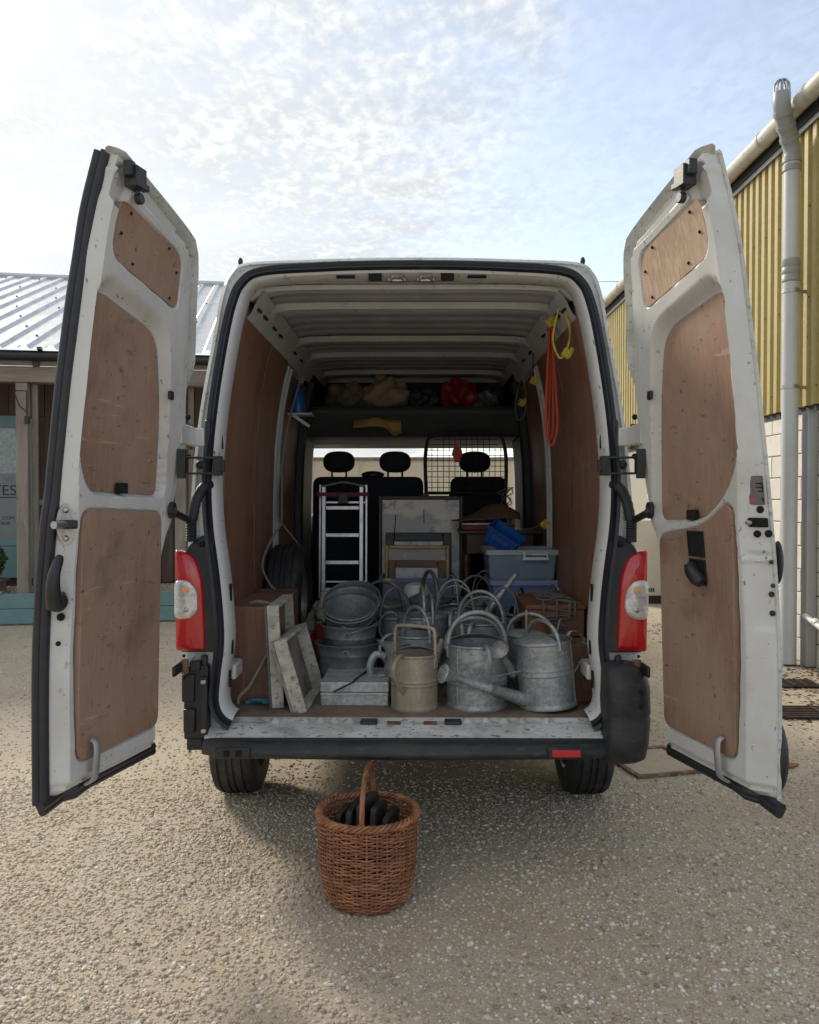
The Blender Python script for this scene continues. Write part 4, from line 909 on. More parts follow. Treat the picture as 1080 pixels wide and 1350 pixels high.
    q = MB(); q.box(D(.485 if not right else .42, 1.632 if not right else 1.532, -.018), (.055, .02, .04), R3); q.build('panel_catch', 'hole', door, bevel=.004)
    for a, z in ((.345, 2.36), (.60, 2.42), (.69, 2.50), (.66, 2.575), (.40, 2.53), (.325, 2.46)): MB().ball(D(a, z, -.003), .006, 8, 5).build('screw', 'hole', door)
    return door, D, R3, ea, en, ez
dl = rear_door(-1, 'left rear door with a thick black seal and brown plywood panels')
dr = rear_door(1, 'right rear door with brown plywood panels and an upper panel coloured paler as if sunlit')
# left door furniture: double lip seal, striker, grab handle
door, D, R3, ea, en, ez = dl
zs = np.linspace(.545, 2.745, 70)
def jog(z): return .010 * sstep(np.array((1.62 - z) / .12)) - .006 * math.exp(-((z - 2.42) / .10) ** 2)
q = MB(); q.tube([D(.774 + jog(z), z, -.072) for z in zs], .018, 10); q.tube([D(.778 + jog(z), z, -.096) for z in zs], .018, 10)
q.build('edge_seal', 'seal_rubber', door)
c0 = D(.768, 1.507, -.032)
fa = (ea * .55 + en * .84).normalized(); fb = fa.cross(ez).normalized(); RS_ = Matrix((fb, fa, ez)).transposed()
q = MB(); pol = round_poly([(-.02, -.05), (0, -.075), (.02, -.05), (.028, 0), (.02, .05), (0, .075), (-.02, .05), (-.028, 0)], .012, 3)
q.prism(pol, lambda x, y, h: c0 + fb * x * 1.2 + ez * y + fa * h, 0, .008); st = q.build('striker_plate', 'steel', door)
MB().box(c0 + fa * .03 + ez * .0, (.05, .05, .03), RS_).build('striker_block', 'black_plastic', st, bevel=.006)
MB().tube([c0 + fa * .035, c0 + fa * .035 + ea * .075], .013, 10).build('striker_pin', 'steel', st)
for dz in (-.048, .048): MB().ball(c0 + fa * .009 + ez * dz, .011, 10, 6).build('striker_bolt', 'steel', st)
c0 = D(.778, 1.245, -.04)
q = MB(); q.ball(c0 + fa * .015 - ez * .0, (.036, .036, .036), 14, 9)
q.tube(smoothpath([c0 + fa * .035 - ez * .01 + ea * .02, c0 + fa * .045 + ea * .035 + ez * .04, c0 + fa * .05 + ea * .03 + ez * .10, c0 + fa * .045 - ea * .002 + ez * .155], 5), [.030, .029, .028, .027, .026, .025, .024, .023, .022, .021, .020, .019, .018, .017, .015, .011][:16], 12)
q.build('grab_handle', 'black_plastic', door, smooth=60)
for a, z, r in ((.768, 1.265, .012), (.770, 1.19, .014), (.778, 1.10, .009)): MB().ball(D(a, z, -.022), r, 10, 6).build('door_plug', 'hole', door)
# right door furniture
door, D, R3, ea, en, ez = dr
for z in (1.425, 1.32):
    q = MB(); pol = round_poly([(-.045, -.042), (.045, -.042), (.045, .042), (-.045, .042)], .008, 3); q.prism(pol, lambda x, y, h: D(.465 + x, z + y, h), .0041, .0065); o = q.build('panel_cutout', 'hole', door, smooth=0)
    for a_, b_ in (((-.05, -.048), (.05, -.042)), ((-.05, .042), (.05, .048)), ((-.05, -.042), (-.045, .042)), ((.045, -.042), (.05, .042))):
        m_ = MB(); m_.prism([(a_[0], a_[1]), (b_[0], a_[1]), (b_[0], b_[1]), (a_[0], b_[1])], lambda x, y, h: D(.465 + x, z + y, h), .0045, .010); m_.build('cutout_lip', 'black_plastic', o, smooth=0)
q = MB(); q.tube(smoothpath([D(.44, 1.34, .01), D(.46, 1.325, .03), D(.50, 1.30, .035), D(.52, 1.285, .03)], 5), [.02, .022, .024, .025, .026, .027, .028, .028, .028, .028, .027, .026, .025, .024, .022, .02], 10); q.box(D(.425, 1.335, .014), (.03, .03, .02), R3)
q.build('inside_handle', 'black_plastic', door, smooth=60)
def plate_on(a, z, w, h, nm, mt, n=0, parent=door, rr=.006):
    q = MB(); pol = round_poly([(-w / 2, -h / 2), (w / 2, -h / 2), (w / 2, h / 2), (-w / 2, h / 2)], rr, 3)
    q.prism(pol, lambda x, y, hh: D(a + x, z + y, hh - .062 * max(0, min(1, (a + x - .715) / .063)) + n), .001, .004); return q.build(nm, mt, parent, smooth=0)
lb = plate_on(.770, 1.622, .040, .098, 'warning_label', 'label_grey', .004)
plate_on(.778, 1.645, .022, .004, 'label_line', 'hole', .0075, lb, .001); plate_on(.778, 1.632, .026, .003, 'label_line', 'hole', .0075, lb, .001); plate_on(.778, 1.618, .022, .003, 'label_line', 'hole', .0075, lb, .001)
for aa in (.767, .789): plate_on(aa, 1.632, .003, .03, 'label_line', 'hole', .0075, lb, .001)
plate_on(.760, 1.588, .011, .016, 'label_mark', 'label_red', .0075, lb, .001); plate_on(.783, 1.590, .011, .015, 'label_mark', 'hole', .0075, lb, .001)
lk = plate_on(.770, 1.513, .056, .032, 'lock_opening', 'hole', .004)
c0 = D(.765, 1.513, -.005); MB().ball(c0, (.012, .014, .008), 12, 8).build('lock_tongue', 'steel', lk)
def edge_n(a): return -.062 * max(0, min(1, (a - .715) / .063))
for a, z, r in ((.768, 1.557, .013), (.757, 1.474, .013), (.788, 1.476, .013), (.772, 1.269, .010), (.772, 1.204, .010), (.790, 1.38, .008), (.79, 1.30, .008)): MB().ball(D(a, z, edge_n(a) - (.012 if z < 1.3 else .0)), r, 10, 6).build('door_plug', 'hole' if z > 1.4 else 'rubber', door)
q = MB(); q.ball(D(.758, 1.375, -.112), (.016, .032, .075), 14, 10); q.build('outside_handle', 'black_plastic', door)
q = MB(); q.ball(D(.71, .70, -.115), (.03, .10, .135), 16, 12); q.build('side_moulding', 'black_plastic', door)
q = MB(); q.tube([D(.780, z, -.082) for z in np.linspace(.56, 2.735, 50)], .008, 8); q.build('edge_flange', 'van_mossy', door)

# ---- load space: linings, roof, rails
def wx(z): return float(np.interp(z, [.6, 1.3, 1.6, 1.9, 2.15, 2.35, 2.46, 2.5], [.872, .878, .876, .864, .838, .80, .768, .75]))
def lining(sx, y0, y1, z0=.63, z1=2.44, name='lining_panel', material='ply_lining', off=0.0, top=None):
    q = MB(); zs = np.linspace(z0, z1, 22); rg = []
    for k, dx in ((0, 0), (1, .012)):
        rg.append([Vector((VX + sx * (wx(z) + dx - off), y0 + (Lz(z) if y0 < VY + .3 else 0), z)) for z in zs])
        rg.append([Vector((VX + sx * (wx(z) + dx - off), y, z)) for z in zs for y in (y1,)])
    q.loft([rg[0], rg[1], rg[3], rg[2], rg[0]], closed=False); return q.build(name, material, van, smooth=60)
for sx in (-1, 1):
    lining(sx, VY + .13, VY + 1.02); lining(sx, VY + 1.032, VY + 1.62, off=.001); lining(sx, VY + 1.0, VY + 1.05, name='gap_shade_strip', material='fascia_black', off=-.013); lining(sx, VY + 1.80, VY + 2.55, z1=2.40)  # black strip added behind the seam, standing in for the shade in the gap
    lining(sx, VY + 1.60, VY + 1.82, name='ribbed_pillar', material='van_inner', off=-.014)
    lining(sx, VY + 2.552, VY + 3.4, z0=.6, z1=2.5, name='cab_side_trim', material='cab_dark', off=.02)
    MB().tube([(VX + sx * (wx(z) - .01), VY + 2.6, z) for z in np.linspace(.62, 2.45, 20)], .05, 8).build('door_pillar', 'cab_dark', van)
    # cant rail under the roof with slots
    q = MB(); q.loft([[Vector((VX + sx * x, y, z)) for x, z in ((.775, 2.44), (.755, 2.46), (.72, 2.53), (.69, 2.565), (.78, 2.58))] for y in (VY + .33, VY + 3.3)]); rl = q.build('cant_rail', 'van_inner', van)
    for y in (.42, .58, .85, 1.05, 1.6, 1.9): MB().box((VX + sx * .734, VY + y, 2.497), (.012, .05, .03), Matrix.Rotation(sx * .9, 3, 'Y')).build('rail_slot', 'hole', rl, smooth=0)
    # fender box of the wheel arch
    q = MB().span((VX + sx * .872, VY + .36, .6205), (VX + sx * (.652 if sx < 0 else .66), VY + 1.16, 1.075 if sx < 0 else .90)); q.build('wheel_arch_box', 'ply_lining', van, bevel=.006, smooth=0)
    MB().box((VX + sx * .815, VY + .22, .81), (.05, .16, .07)).build('pillar_bracket', 'van_white', van, bevel=.01)
    tc_ = MB().span((VX + sx * .845, VY + 1.66, .66), (VX + sx * .858, VY + 1.70, 2.40)) if False else None
    q = MB()
    for yy in (1.655, 1.765): q.tube([(VX + sx * (wx(z) - .004), VY + yy, z) for z in np.linspace(.64, 2.42, 18)], .010, 6)
    q.build('pillar_bead', 'van_inner', van)
def roofz(x, y):
    z = 2.594 - .04 * (x / .78) ** 8
    yl = y - VY
    z += .012 * sstep(np.array(.5 + .9 * math.sin(2 * math.pi * yl / .17)))
    return float(z)
q = MB(); ys = np.arange(VY + .33, VY + 3.9, .014); xs = np.linspace(-.76, .76, 15)
q.loft([[Vector((VX + x, y, roofz(x, y))) for x in xs] for y in ys], closed=False).build('ribbed_roof_lining', 'van_roof_inner', van, smooth=50)
for y, d in ((.40, .012), (.74, .028), (1.62, .03), (2.2, .028), (3.0, .03)):
    q = MB(); rg = []
    for x in np.linspace(-.755, .755, 25):
        e = .03 * max(0, (abs(x) - .66) / .095) ** 2
        zb = 2.594 - .04 * (x / .78) ** 8 - d - e
        w = .055 + .05 * max(0, (abs(x) - .60) / .155)
        rg.append([Vector((VX + x, VY + y - w, zb + .03)), Vector((VX + x, VY + y - w * .6, zb)), Vector((VX + x, VY + y - .008, zb + .004)), Vector((VX + x, VY + y + .008, zb + .004)), Vector((VX + x, VY + y + w * .6, zb)), Vector((VX + x, VY + y + w, zb + .03))])
    q.loft(rg, closed=False).build('roof_bow', 'van_inner', van, smooth=50)

# ---- cab seen through the load space
CY = VY + 2.75
def headrest(x, w):
    pos = at(x, 609, 6.45); o = MB(); 
    def sq(d): return 1.0
    p_ = []
    for i in range(17):
        th = math.pi * i / 16
        p_.append([Vector((pos.x + w / 2 * math.copysign(abs(math.cos(ph)) ** .75, math.cos(ph)) * math.sin(th) ** .6, 6.45 - .055 * math.cos(th), pos.z + .083 * math.copysign(abs(math.sin(ph)) ** .8, math.sin(ph)) * math.sin(th) ** .6)) for ph in np.linspace(0, 2 * math.pi, 28, endpoint=False)])
    o.loft(p_); return o, pos
def seat(x0, x1, heads, label):
    q = MB(); poly = round_poly([(x0, .95), (x1, .95), (x1, 1.755), (x0, 1.755)], [.05, .05, .07, .07], 6)
    q.prism(poly, lambda x, z, h: (x, 6.43 + h + (z - .95) * .06, z), -.075, .075)
    q.span((x0, 6.5, .78), (x1, 7.05, .955)); q.span((x0 + .04, 6.52, .62), (x1 - .04, 6.95, .779))
    s_ = q.build('seat', 'seat_fabric', van, bevel=.025, smooth=50)
    for hx in heads:
        o, pos = headrest(hx, .245); ho = o.build('headrest', 'seat_fabric', s_, smooth=60)
        q = MB()
        for dx in (-.055, .055): q.tube([(pos.x + dx, 6.46, 1.75), (pos.x + dx, 6.46, pos.z - .05)], .008, 8)
        q.build('headrest_post', 'black_plastic', s_)
seat(-.79, .06, (447, 521), 'x'); seat(.27, .70, (626,), 'x')
MB().ball((-.33, 6.44, 1.77), (.09, .05, .03), 14, 8).build('seat_belt_anchor', 'black_plastic', van)
# overhead shelf with lip, sun visors, mirror, dashboard
MB().span((VX - .84, VY + 2.72, 2.235), (VX + .80, VY + 3.7, 2.262)).build('overhead_shelf', 'cab_trim', van, smooth=0)
q = MB(); rg = []
for x in np.linspace(-.84, .80, 20): rg.append([Vector((VX + x, y, z)) for y, z in round_poly([(VY + 2.70, 2.29), (VY + 2.66, 2.24), (VY + 2.78, 2.06), (VY + 3.5, 2.04), (VY + 3.5, 2.08), (VY + 2.82, 2.10), (VY + 2.74, 2.25)], .02, 3)])
q.loft(rg, cap=True).build('header_trim', 'cab_trim', van, smooth=50)
MB().span((VX - .82, VY + 3.42, 2.262), (VX + .80, VY + 3.44, 2.56)).build('shelf_back', 'cab_dark', van, smooth=0)
pos = at(545, 568, 6.9); MB().ball(pos, (.11, .02, .04), 16, 8).build('rear_view_mirror', 'black_plastic', van); 
MB().span((VX - .93, VY + 3.9, .62), (VX + .93, VY + 4.6, 1.46)).build('dashboard', 'cab_dark', van, bevel=.05)
q = MB()
for j in range(24): 
    a = 2 * math.pi * j / 24
q.tube([Vector((.48 + .2 * math.cos(2 * math.pi * j / 24), VY + 3.75 + .06 * math.sin(2 * math.pi * j / 24), 1.52 + .19 * math.sin(2 * math.pi * j / 24))) for j in range(24)], .016, 8, closed=True).build('steering_wheel', 'black_plastic', van)
# wire mesh guard behind the driver
gy = 6.22
g0, g1 = at(562, 650, gy), at(668, 572, gy)
fr = [(g0.x, g0.z), (g0.x, g1.z - .10), (g0.x + .10, g1.z), (g1.x - .10, g1.z), (g1.x - .01, g1.z - .12), (g1.x - .005, g0.z)]
q = MB().tube(smoothpath([(x, gy, z) for x, z in [fr[0], fr[1], fr[2], fr[3], fr[4], fr[5]]], 4), .014, 8); q.tube([(g0.x, gy, g0.z), (g1.x, gy, g0.z)], .012, 8)
gd = q.build('mesh_guard', 'black_plastic', van)
q = MB(); nx, nz = 14, 11
for i in range(1, nx):
    x = g0.x + (g1.x - g0.x) * i / nx; q.tube([(x, gy, g0.z), (x, gy, g1.z - (.10 if i in (1, 2, nx - 1, nx - 2) else .01))], .0026, 4)
for j in range(1, nz):
    z = g0.z + (g1.z - g0.z) * j / nz; q.tube([(g0.x + (.06 if j > 9 else 0), gy + .004, z), (g1.x - (.06 if j > 8 else 0), gy + .004, z)], .0026, 4)
o = q.build('guard_wire', 'black_plastic', gd); o['kind'] = 'stuff'
MB().span((g0.x - .02, gy - .01, 1.1), (g0.x + .02, gy + .02, g0.z)).build('guard_post', 'black_plastic', gd, smooth=0)

# ================================================================== the load
FZ = .6202
def fx(u, Y): return at(u, 655, Y).x
# ---- galvanised watering cans
def can(label, loc, rotz, R, H, material='galv', hoop='round', hoop_h=.16, hoop_r=.010, double=False, back=True, spout=(.36, .62), rose=True, cover=True, tilt=(0, 0), beads=(.44, .50), base_band=False, bow=0.0, hood=.5, seg=40, brace=False, rose_r=.045):
    root = empty('watering_can', loc, label, 'watering can', group='watering cans in the van')
    root.rotation_euler = (Matrix.Rotation(tilt[1], 3, 'Y') @ Matrix.Rotation(tilt[0], 3, 'X') @ Matrix.Rotation(rotz, 3, 'Z')).to_euler()
    pr = [(.0001, .012), (R * .97, .012), (R * 1.035, 0), (R * 1.045, .006), (R * 1.035, .014), (R, .022)]
    for i in range(1, 12):
        f = i / 12; pr.append((R * (1 + bow * math.sin(math.pi * f)), H * f))
        for b in beads:
            if abs(f - b) < .042: pr += [(R * (1 + bow) + .0005, H * b - .007), (R * (1 + bow) + .0045, H * b - .002), (R * (1 + bow) + .0045, H * b + .002), (R * (1 + bow) + .0005, H * b + .007)]
    pr = sorted(set(pr[6:]), key=lambda p: p[1]); pr = [(.0001, .012), (R * .97, .012), (R * 1.035, 0), (R * 1.045, .006), (R * 1.035, .014), (R, .022)] + pr
    pr += [(R, H - .008), (R + .005, H - .004), (R + .006, H), (R + .003, H + .005), (R - .003, H + .002), (R - .004, H - .01), (R - .004, .03), (.0001, .028)]
    body = MB().lathe(pr, seg).build('body', material, root, smooth=45)
    # side seam
    MB().tube([(R * math.cos(2.2) * 1.003, R * math.sin(2.2) * 1.003, .02), (R * math.cos(2.2) * 1.003, R * math.sin(2.2) * 1.003, H - .01)], .0035, 5).build('seam', material, body)
    if cover:
        q = MB(); rg = []; xs0 = R * (.10 if hood > .4 else .35)
        for i in range(9):
            f = i / 8; row = []
            for k in range(15):
                a = -math.pi / 2 + math.pi * k / 14
                xe, ye = R * math.cos(a), R * math.sin(a)
                x0_, y0_ = xs0 * 1.0, ye * .94
                if abs(ye) > math.sqrt(max(R * R - xs0 * xs0, 0)): x0_ = xe
                x = x0_ + (xe - x0_) * f; y = y0_ + (ye - y0_) * f
                lift = hood * R * (1 - f) ** .7 * max(0, 1 - (y / R) ** 2) ** .8 * .75
                row.append(Vector((x, y, H + .003 + lift)))
            rg.append(row)
        q.loft(rg, closed=False).build('hood', material, root, smooth=60, solid=.003)
    if hoop:
        hy = R * 1.0
        def mk(off, rr, hh):
            if hoop == 'round': pts = [Vector((off, hy * math.cos(a), H - .03 + hh * math.sin(a) ** .8 if 0 < a < math.pi else H - .03)) for a in np.linspace(0, math.pi, 25)]
            else: pts = smoothpath([(off, hy, H - .03), (off, hy * 1.0, H + hh * .5), (off, hy * .95, H + hh * .9), (off, hy * .75, H + hh), (off, 0, H + hh * 1.03), (off, -hy * .75, H + hh), (off, -hy * .95, H + hh * .9), (off, -hy, H + hh * .5), (off, -hy, H - .03)], 4)
            return MB().tube(pts, rr, 10)
        mk(.0, hoop_r, hoop_h).build('hoop_handle', material, root, smooth=60)
        if double: mk(.045, hoop_r * .8, hoop_h * .82).build('hoop_brace', material, root, smooth=60)
        for sy in (-1, 1): MB().box((0, sy * (R + .002), H - .035), (.03, .008, .05)).build('handle_lug', material, root, bevel=.003)
    if back:
        q = MB().tube(smoothpath([(-R + .002, 0, H * .97), (-R - .03, 0, H * 1.06), (-R - .085, 0, H * .98), (-R - .10, 0, H * .78), (-R - .055, 0, H * .52), (-R + .002, 0, H * .33)], 6), .011, 10, flat=.55, up=(0, 1, 0)); q.build('back_handle', material, root, smooth=60)
    if spout:
        ln, ang = spout; a = Vector((R * .93, 0, H * .14)); d = Vector((math.cos(ang), 0, math.sin(ang))); e = a + d * ln
        q = MB().tube([a - d * .03, a + d * ln * .12, a + d * ln * .5, a + d * ln * .51, a + d * ln * .53, a + d * ln * .54, e], [.034, .030, .0225, .026, .026, .022, .0145], 14); so_ = q.build('spout', material, root, smooth=60)
        if brace: MB().tube([a + d * ln * .72 + Vector((0, 0, .012)), Vector((R * .97, 0, H * .60))], .0035, 6).build('spout_brace', material, root)
        if rose:
            z_ = Vector((0, 0, 1)).rotation_difference(d if rose is True else Vector(rose).normalized()).to_matrix().to_4x4(); M_ = Matrix.Translation(e) @ z_
            rr = rose_r
            q = MB().lathe([(.015, -.01), (.018, .0), (rr * .7, .035), (rr, .052), (rr * 1.05, .056), (rr, .060), (rr * .7, .066), (.0001, .069)], 24, M_); ro = q.build('rose', material, root, smooth=50)
            q = MB()
            for k, (n_, rad) in enumerate(((1, 0), (6, .3), (12, .58), (18, .85))):
                for i in range(n_):
                    an = 2 * math.pi * i / n_; p0 = M_ @ Vector((rad * rr * math.cos(an), rad * rr * math.sin(an), .0685 - .0075 * rad * rad)); q.ball(p0, .0022, 6, 4)
            o = q.build('rose_hole', 'hole', ro); o['kind'] = 'stuff'
    return root
def cpos(u, Y, z=FZ): p = fx(u, Y); return (p, Y, z)
can('beige stained watering can with a squared hoop handle, right of the flat tin box', cpos(547, 3.875), RAD(62), .106, .250, 'galv_beige', 'square', .125, .0085, spout=(.30, .9), rose=False, hood=.32, beads=(.47, .53))
can('largest pale watering can with a tall double hoop handle, in the front row', cpos(629, 3.915), RAD(100), .140, .292, 'galv', 'round', .175, .012, double=True, spout=(.34, 1.0), rose=False, cover=True, hood=.32, beads=(.40, .46))
can('watering can leaning left with its long spout pointing left, front row right', cpos(724, 3.88, FZ + .012), RAD(206), .131, .300, 'galv', 'round', .125, .010, spout=(.40, .44), rose=True, cover=True, hood=.42, tilt=(0, RAD(-5)), brace=True, beads=(.52, .60), rose_r=.042)
can('small dark watering can by the right door pillar', cpos(764, 4.10), RAD(120), .062, .175, 'galv_dark', 'round', .11, .007, spout=(.17, .9), rose=False, cover=False, beads=(.7,), seg=28)
can('watering can behind the two front cans, its rose pointing up between them', cpos(700, 4.13), RAD(242), .122, .300, 'galv', 'round', .13, .010, spout=(.33, .70), rose=(.75, 0, .6), cover=True, hood=.3)
can('dark watering can with yellow tape on its hoop, behind the zinc buckets', cpos(505, 4.95), RAD(250), .135, .335, 'galv_dark', 'round', .175, .009, spout=(.30, .8), rose=False, cover=True, hood=.5)
can('squat watering can directly behind the beige one', cpos(549, 4.20), RAD(35), .118, .285, 'galv', 'round', .17, .010, spout=(.30, .7), rose=False, cover=True, hood=.4)
can('watering can with a very long spout rising to the right, mid load', cpos(557, 4.52), RAD(4), .135, .335, 'galv', 'round', .18, .011, double=True, spout=(.64, .92), rose=False, cover=True, hood=.35)
can('watering can with a black taped hoop standing before the picture tub', cpos(567, 4.98), RAD(200), .130, .365, 'galv_dark', 'round', .20, .012, spout=(.3, .7), rose=True, cover=True, hood=.4)
can('watering can half hidden behind the largest pale can', cpos(634, 4.36), RAD(70), .125, .325, 'galv', 'round', .19, .010, double=True, spout=(.3, .9), rose=False, cover=True, hood=.35)
can('watering can behind the leaning can, before the lower storage box', cpos(686, 4.62), RAD(160), .120, .335, 'galv_dark', 'round', .17, .008, spout=(.32, .75), rose=True, cover=True, hood=.35)
can('dull watering can at the very back between the tub and the storage boxes', cpos(627, 5.02), RAD(110), .115, .345, 'galv_dark', 'round', .19, .008, spout=(.3, .8), rose=False, cover=False)
can('thin hooped watering can behind the squat one, left of the long spout', cpos(600, 4.66), RAD(80), .105, .345, 'galv', 'round', .20, .006, double=True, spout=(.3, .9), rose=False, cover=True, hood=.3, seg=32)
can('watering can with a thin tall hoop right of the half hidden one', cpos(664, 4.40), RAD(100), .085, .330, 'galv_dark', 'round', .20, .0055, spout=(.25, 1.0), rose=False, cover=True, hood=.3, seg=32)
can('dull watering can between the jug and the yellow taped one', cpos(521, 4.60), RAD(300), .095, .315, 'galv_dark', 'round', .19, .007, spout=(.25, .95), rose=False, cover=True, hood=.4, seg=32)
can('narrow watering can close against the lower storage box', cpos(731, 4.70), RAD(200), .085, .345, 'galv', 'round', .17, .006, spout=(.26, .8), rose=False, cover=False, seg=32)
can('small watering can at the back beside the cream jar', cpos(596, 5.02), RAD(20), .09, .345, 'galv', 'round', .19, .006, spout=(.25, .8), rose=True, cover=True, hood=.3, seg=32)
can('thin hooped watering can before the side table legs', cpos(640, 5.24), RAD(60), .09, .345, 'galv', 'round', .20, .005, double=True, spout=(.25, .9), rose=False, cover=True, hood=.3, seg=28)
can('small watering can wedged behind the leaning can and the wooden case', cpos(741, 4.02), RAD(150), .07, .27, 'galv_dark', 'round', .15, .006, spout=(.2, 1.1), rose=False, cover=True, hood=.3, seg=28)
can('dark watering can behind the tilted zinc buckets, by the stepladder', cpos(484, 4.72), RAD(330), .10, .345, 'galv_dark', 'round', .18, .006, spout=(.2, 1.0), rose=False, cover=False, seg=28)
tp = solo(MB().tube([(-.02, 0, 0), (.02, 0, 0)], .016, 10), 'yellow_tape', 'strap_yellow', 'scrap of yellow tape on the hoop of a dark watering can', 'tape', (fx(511, 4.93), 4.955, FZ + .335 - .03 + .175))

# ---- buckets, tub, jug
def bucket(label, loc, rt, rb, H, material='galv_dark', rot=(0, 0, 0), bail=True, bail_rot=1.1, nm='zinc_bucket', grp='zinc buckets heaped on the left'):
    root = empty(nm, loc, label, 'bucket' if 'bucket' in nm else 'tub', rot=rot, group=grp)
    body = MB().lathe([(.0001, .015), (rb * .97, .015), (rb * 1.02, 0), (rb * 1.03, .006), (rb, .014), (rb + (rt - rb) * .33, H * .33), (rb + (rt - rb) * .34 + .003, H * .345), (rb + (rt - rb) * .36, H * .36), (rb + (rt - rb) * .75, H * .75), (rb + (rt - rb) * .76 + .003, H * .765), (rb + (rt - rb) * .78, H * .78), (rt, H - .008), (rt + .007, H - .003), (rt + .008, H + .003), (rt + .002, H + .006), (rt - .004, H - .002), (rb - .004, .025), (.0001, .024)], 40).build('body', material, root, smooth=45)
    for sy in (-1, 1): MB().tube([Vector((.014 * math.cos(a), sy * (rt + .006), H - .03 + .014 * math.sin(a))) for a in np.linspace(0, 2 * math.pi, 10, endpoint=False)], .004, 6, closed=True).build('ear', material, root)
    if bail:
        e = bail_rot; ax = Vector((math.cos(e), 0, math.sin(e)))
        MB().tube([Vector((0, (rt + .006) * math.cos(a), H - .025)) + ax * (rt * 1.05) * math.sin(a) for a in np.linspace(0, math.pi, 22)], .0042, 6).build('bail', material, root)
    return root
bucket('wide rusty zinc tub under the heap of buckets on the left', cpos(459, 4.33), .168, .135, .225, 'galv_dark', bail=False, nm='zinc_tub')
bucket('dark zinc bucket sunk upright in the wide tub', cpos(461, 4.33, FZ + .06), .143, .10, .255, 'galv_dark', bail=True, bail_rot=.25)
for i, (u, v, Y, rt, lab) in enumerate(((462, 812, 4.36, .135, 'lowest of three tilted zinc buckets nested on the tub'), (465, 802, 4.44, .142, 'middle of three tilted zinc buckets nested on the tub'), (468, 794, 4.55, .148, 'backmost and largest of three tilted zinc buckets on the tub'))):
    p = at(u, v, Y); bucket(lab, (p.x, p.y + .03, p.z - .14), rt, rt * .72, .20, 'galv_dark', rot=(RAD(24 + 6 * i), RAD(3), RAD(-8)), bail=(i == 2), bail_rot=.3)
bucket('pale zinc bucket with a thin wire bail before the lower storage box', cpos(699, 4.93), .135, .10, .27, 'galv', bail_rot=1.15, grp='buckets at the back')
bucket('zinc bucket with a wire bail at the back, left of the storage boxes', cpos(655, 4.82), .125, .095, .275, 'galv_dark', bail_rot=1.4, grp='buckets at the back')
jr = empty('zinc_jug', (fx(523, 4.06), 4.08, FZ), 'small zinc jug with a flared lip and loop handle, behind the flat tin box', 'jug', rot=(0, 0, RAD(200)))
q = MB(); rg = []
for r, z, lip in ((.0001, .006, 0), (.06, .006, 0), (.062, .02, 0), (.068, .10, 0), (.060, .16, 0), (.048, .20, 0), (.050, .23, .006), (.062, .262, .022), (.060, .262, .022), (.046, .23, .006), (.044, .20, 0), (.06, .10, 0), (.0001, .03, 0)):
    rg.append([Vector((r * math.cos(a) + (lip * 2 * max(0, math.cos(a)) ** 3), r * math.sin(a), z + lip * max(0, math.cos(a)) ** 2)) for a in np.linspace(0, 2 * math.pi, 32, endpoint=False)])
q.loft(rg).build('body', 'galv', jr, smooth=60)
MB().tube(smoothpath([(.05, -.02, .20), (.10, -.03, .205), (.128, -.03, .15), (.11, -.03, .08), (.06, -.02, .06)], 6), .012, 10, flat=1.5, up=(0, 1, 0)).build('loop_handle', 'galv', jr)

# ---- flat tin box with a rod on it
tb = empty('flat_tin_box', (fx(470, 4.0), 4.06, FZ), 'flat galvanised tin box with a dark rod across its lid', 'tin box', rot=(0, 0, RAD(-1)))
MB().span((-.158, -.17, 0), (.158, .17, .062)).build('box_base', 'galv_pale', tb, bevel=.005, smooth=0)
MB().span((-.161, -.173, .063), (.161, .173, .112)).build('lid', 'galv_pale', tb, bevel=.006, smooth=0)
MB().tube([(.10, -.05, .116), (.135, -.05, .120), (.135, .01, .120), (.10, .01, .116)], .004, 6).build('lid_handle', 'steel', tb)
MB().tube([(-.159, -.178, .055), (.159, -.178, .055)], .004, 6).build('base_bead', 'galv_pale', tb)
q = MB().tube([(.06, .14, .004), (.0, -.165, .004), (-.002, -.178, -.002), (-.095, -.186, -.048)], .0045, 6); solo(q, 'thin_rod', 'rubber', 'thin dark rod lying over the lid of the flat tin box', 'rod', (fx(470, 4.0), 4.06, FZ + .1165), (0, 0, RAD(-1)))

# ---- two old drawers on edge
def drawer(label, loc, rot, dx, ln, h, inner, th=.014):
    r = empty('wooden_tray', loc, label, 'tray', rot=rot, group='old wooden trays on edge')
    MB().span((-dx, 0, 0), (-dx + .010, ln, h)).build('bottom_panel', inner, r, smooth=0)
    MB().span((-dx + .011, 0, 0), (0, th, h)).build('front_side', 'white_wood', r, bevel=.002, smooth=0)
    MB().span((-dx + .011, ln - th, 0), (0, ln, h)).build('rear_side', 'white_wood', r, bevel=.002, smooth=0)
    MB().span((-dx + .011, th + .001, 0), (0, ln - th - .001, th)).build('lower_side', 'white_wood', r, bevel=.002, smooth=0)
    MB().span((-dx + .011, th + .001, h - th), (0, ln - th - .001, h)).build('upper_side', 'white_wood', r, bevel=.002, smooth=0)
drawer('speckled white wooden tray standing upright on edge beside the plywood box', (fx(374, 3.84), 3.835, FZ + .004), (0, RAD(-3), 0), .066, .46, .475, 'dark_board')
drawer('stained whitewashed wooden tray leaning against the upright one', (fx(404, 3.77), 3.765, FZ + .004), (RAD(0), RAD(-16), RAD(-3)), .072, .50, .345, 'stained_wood')

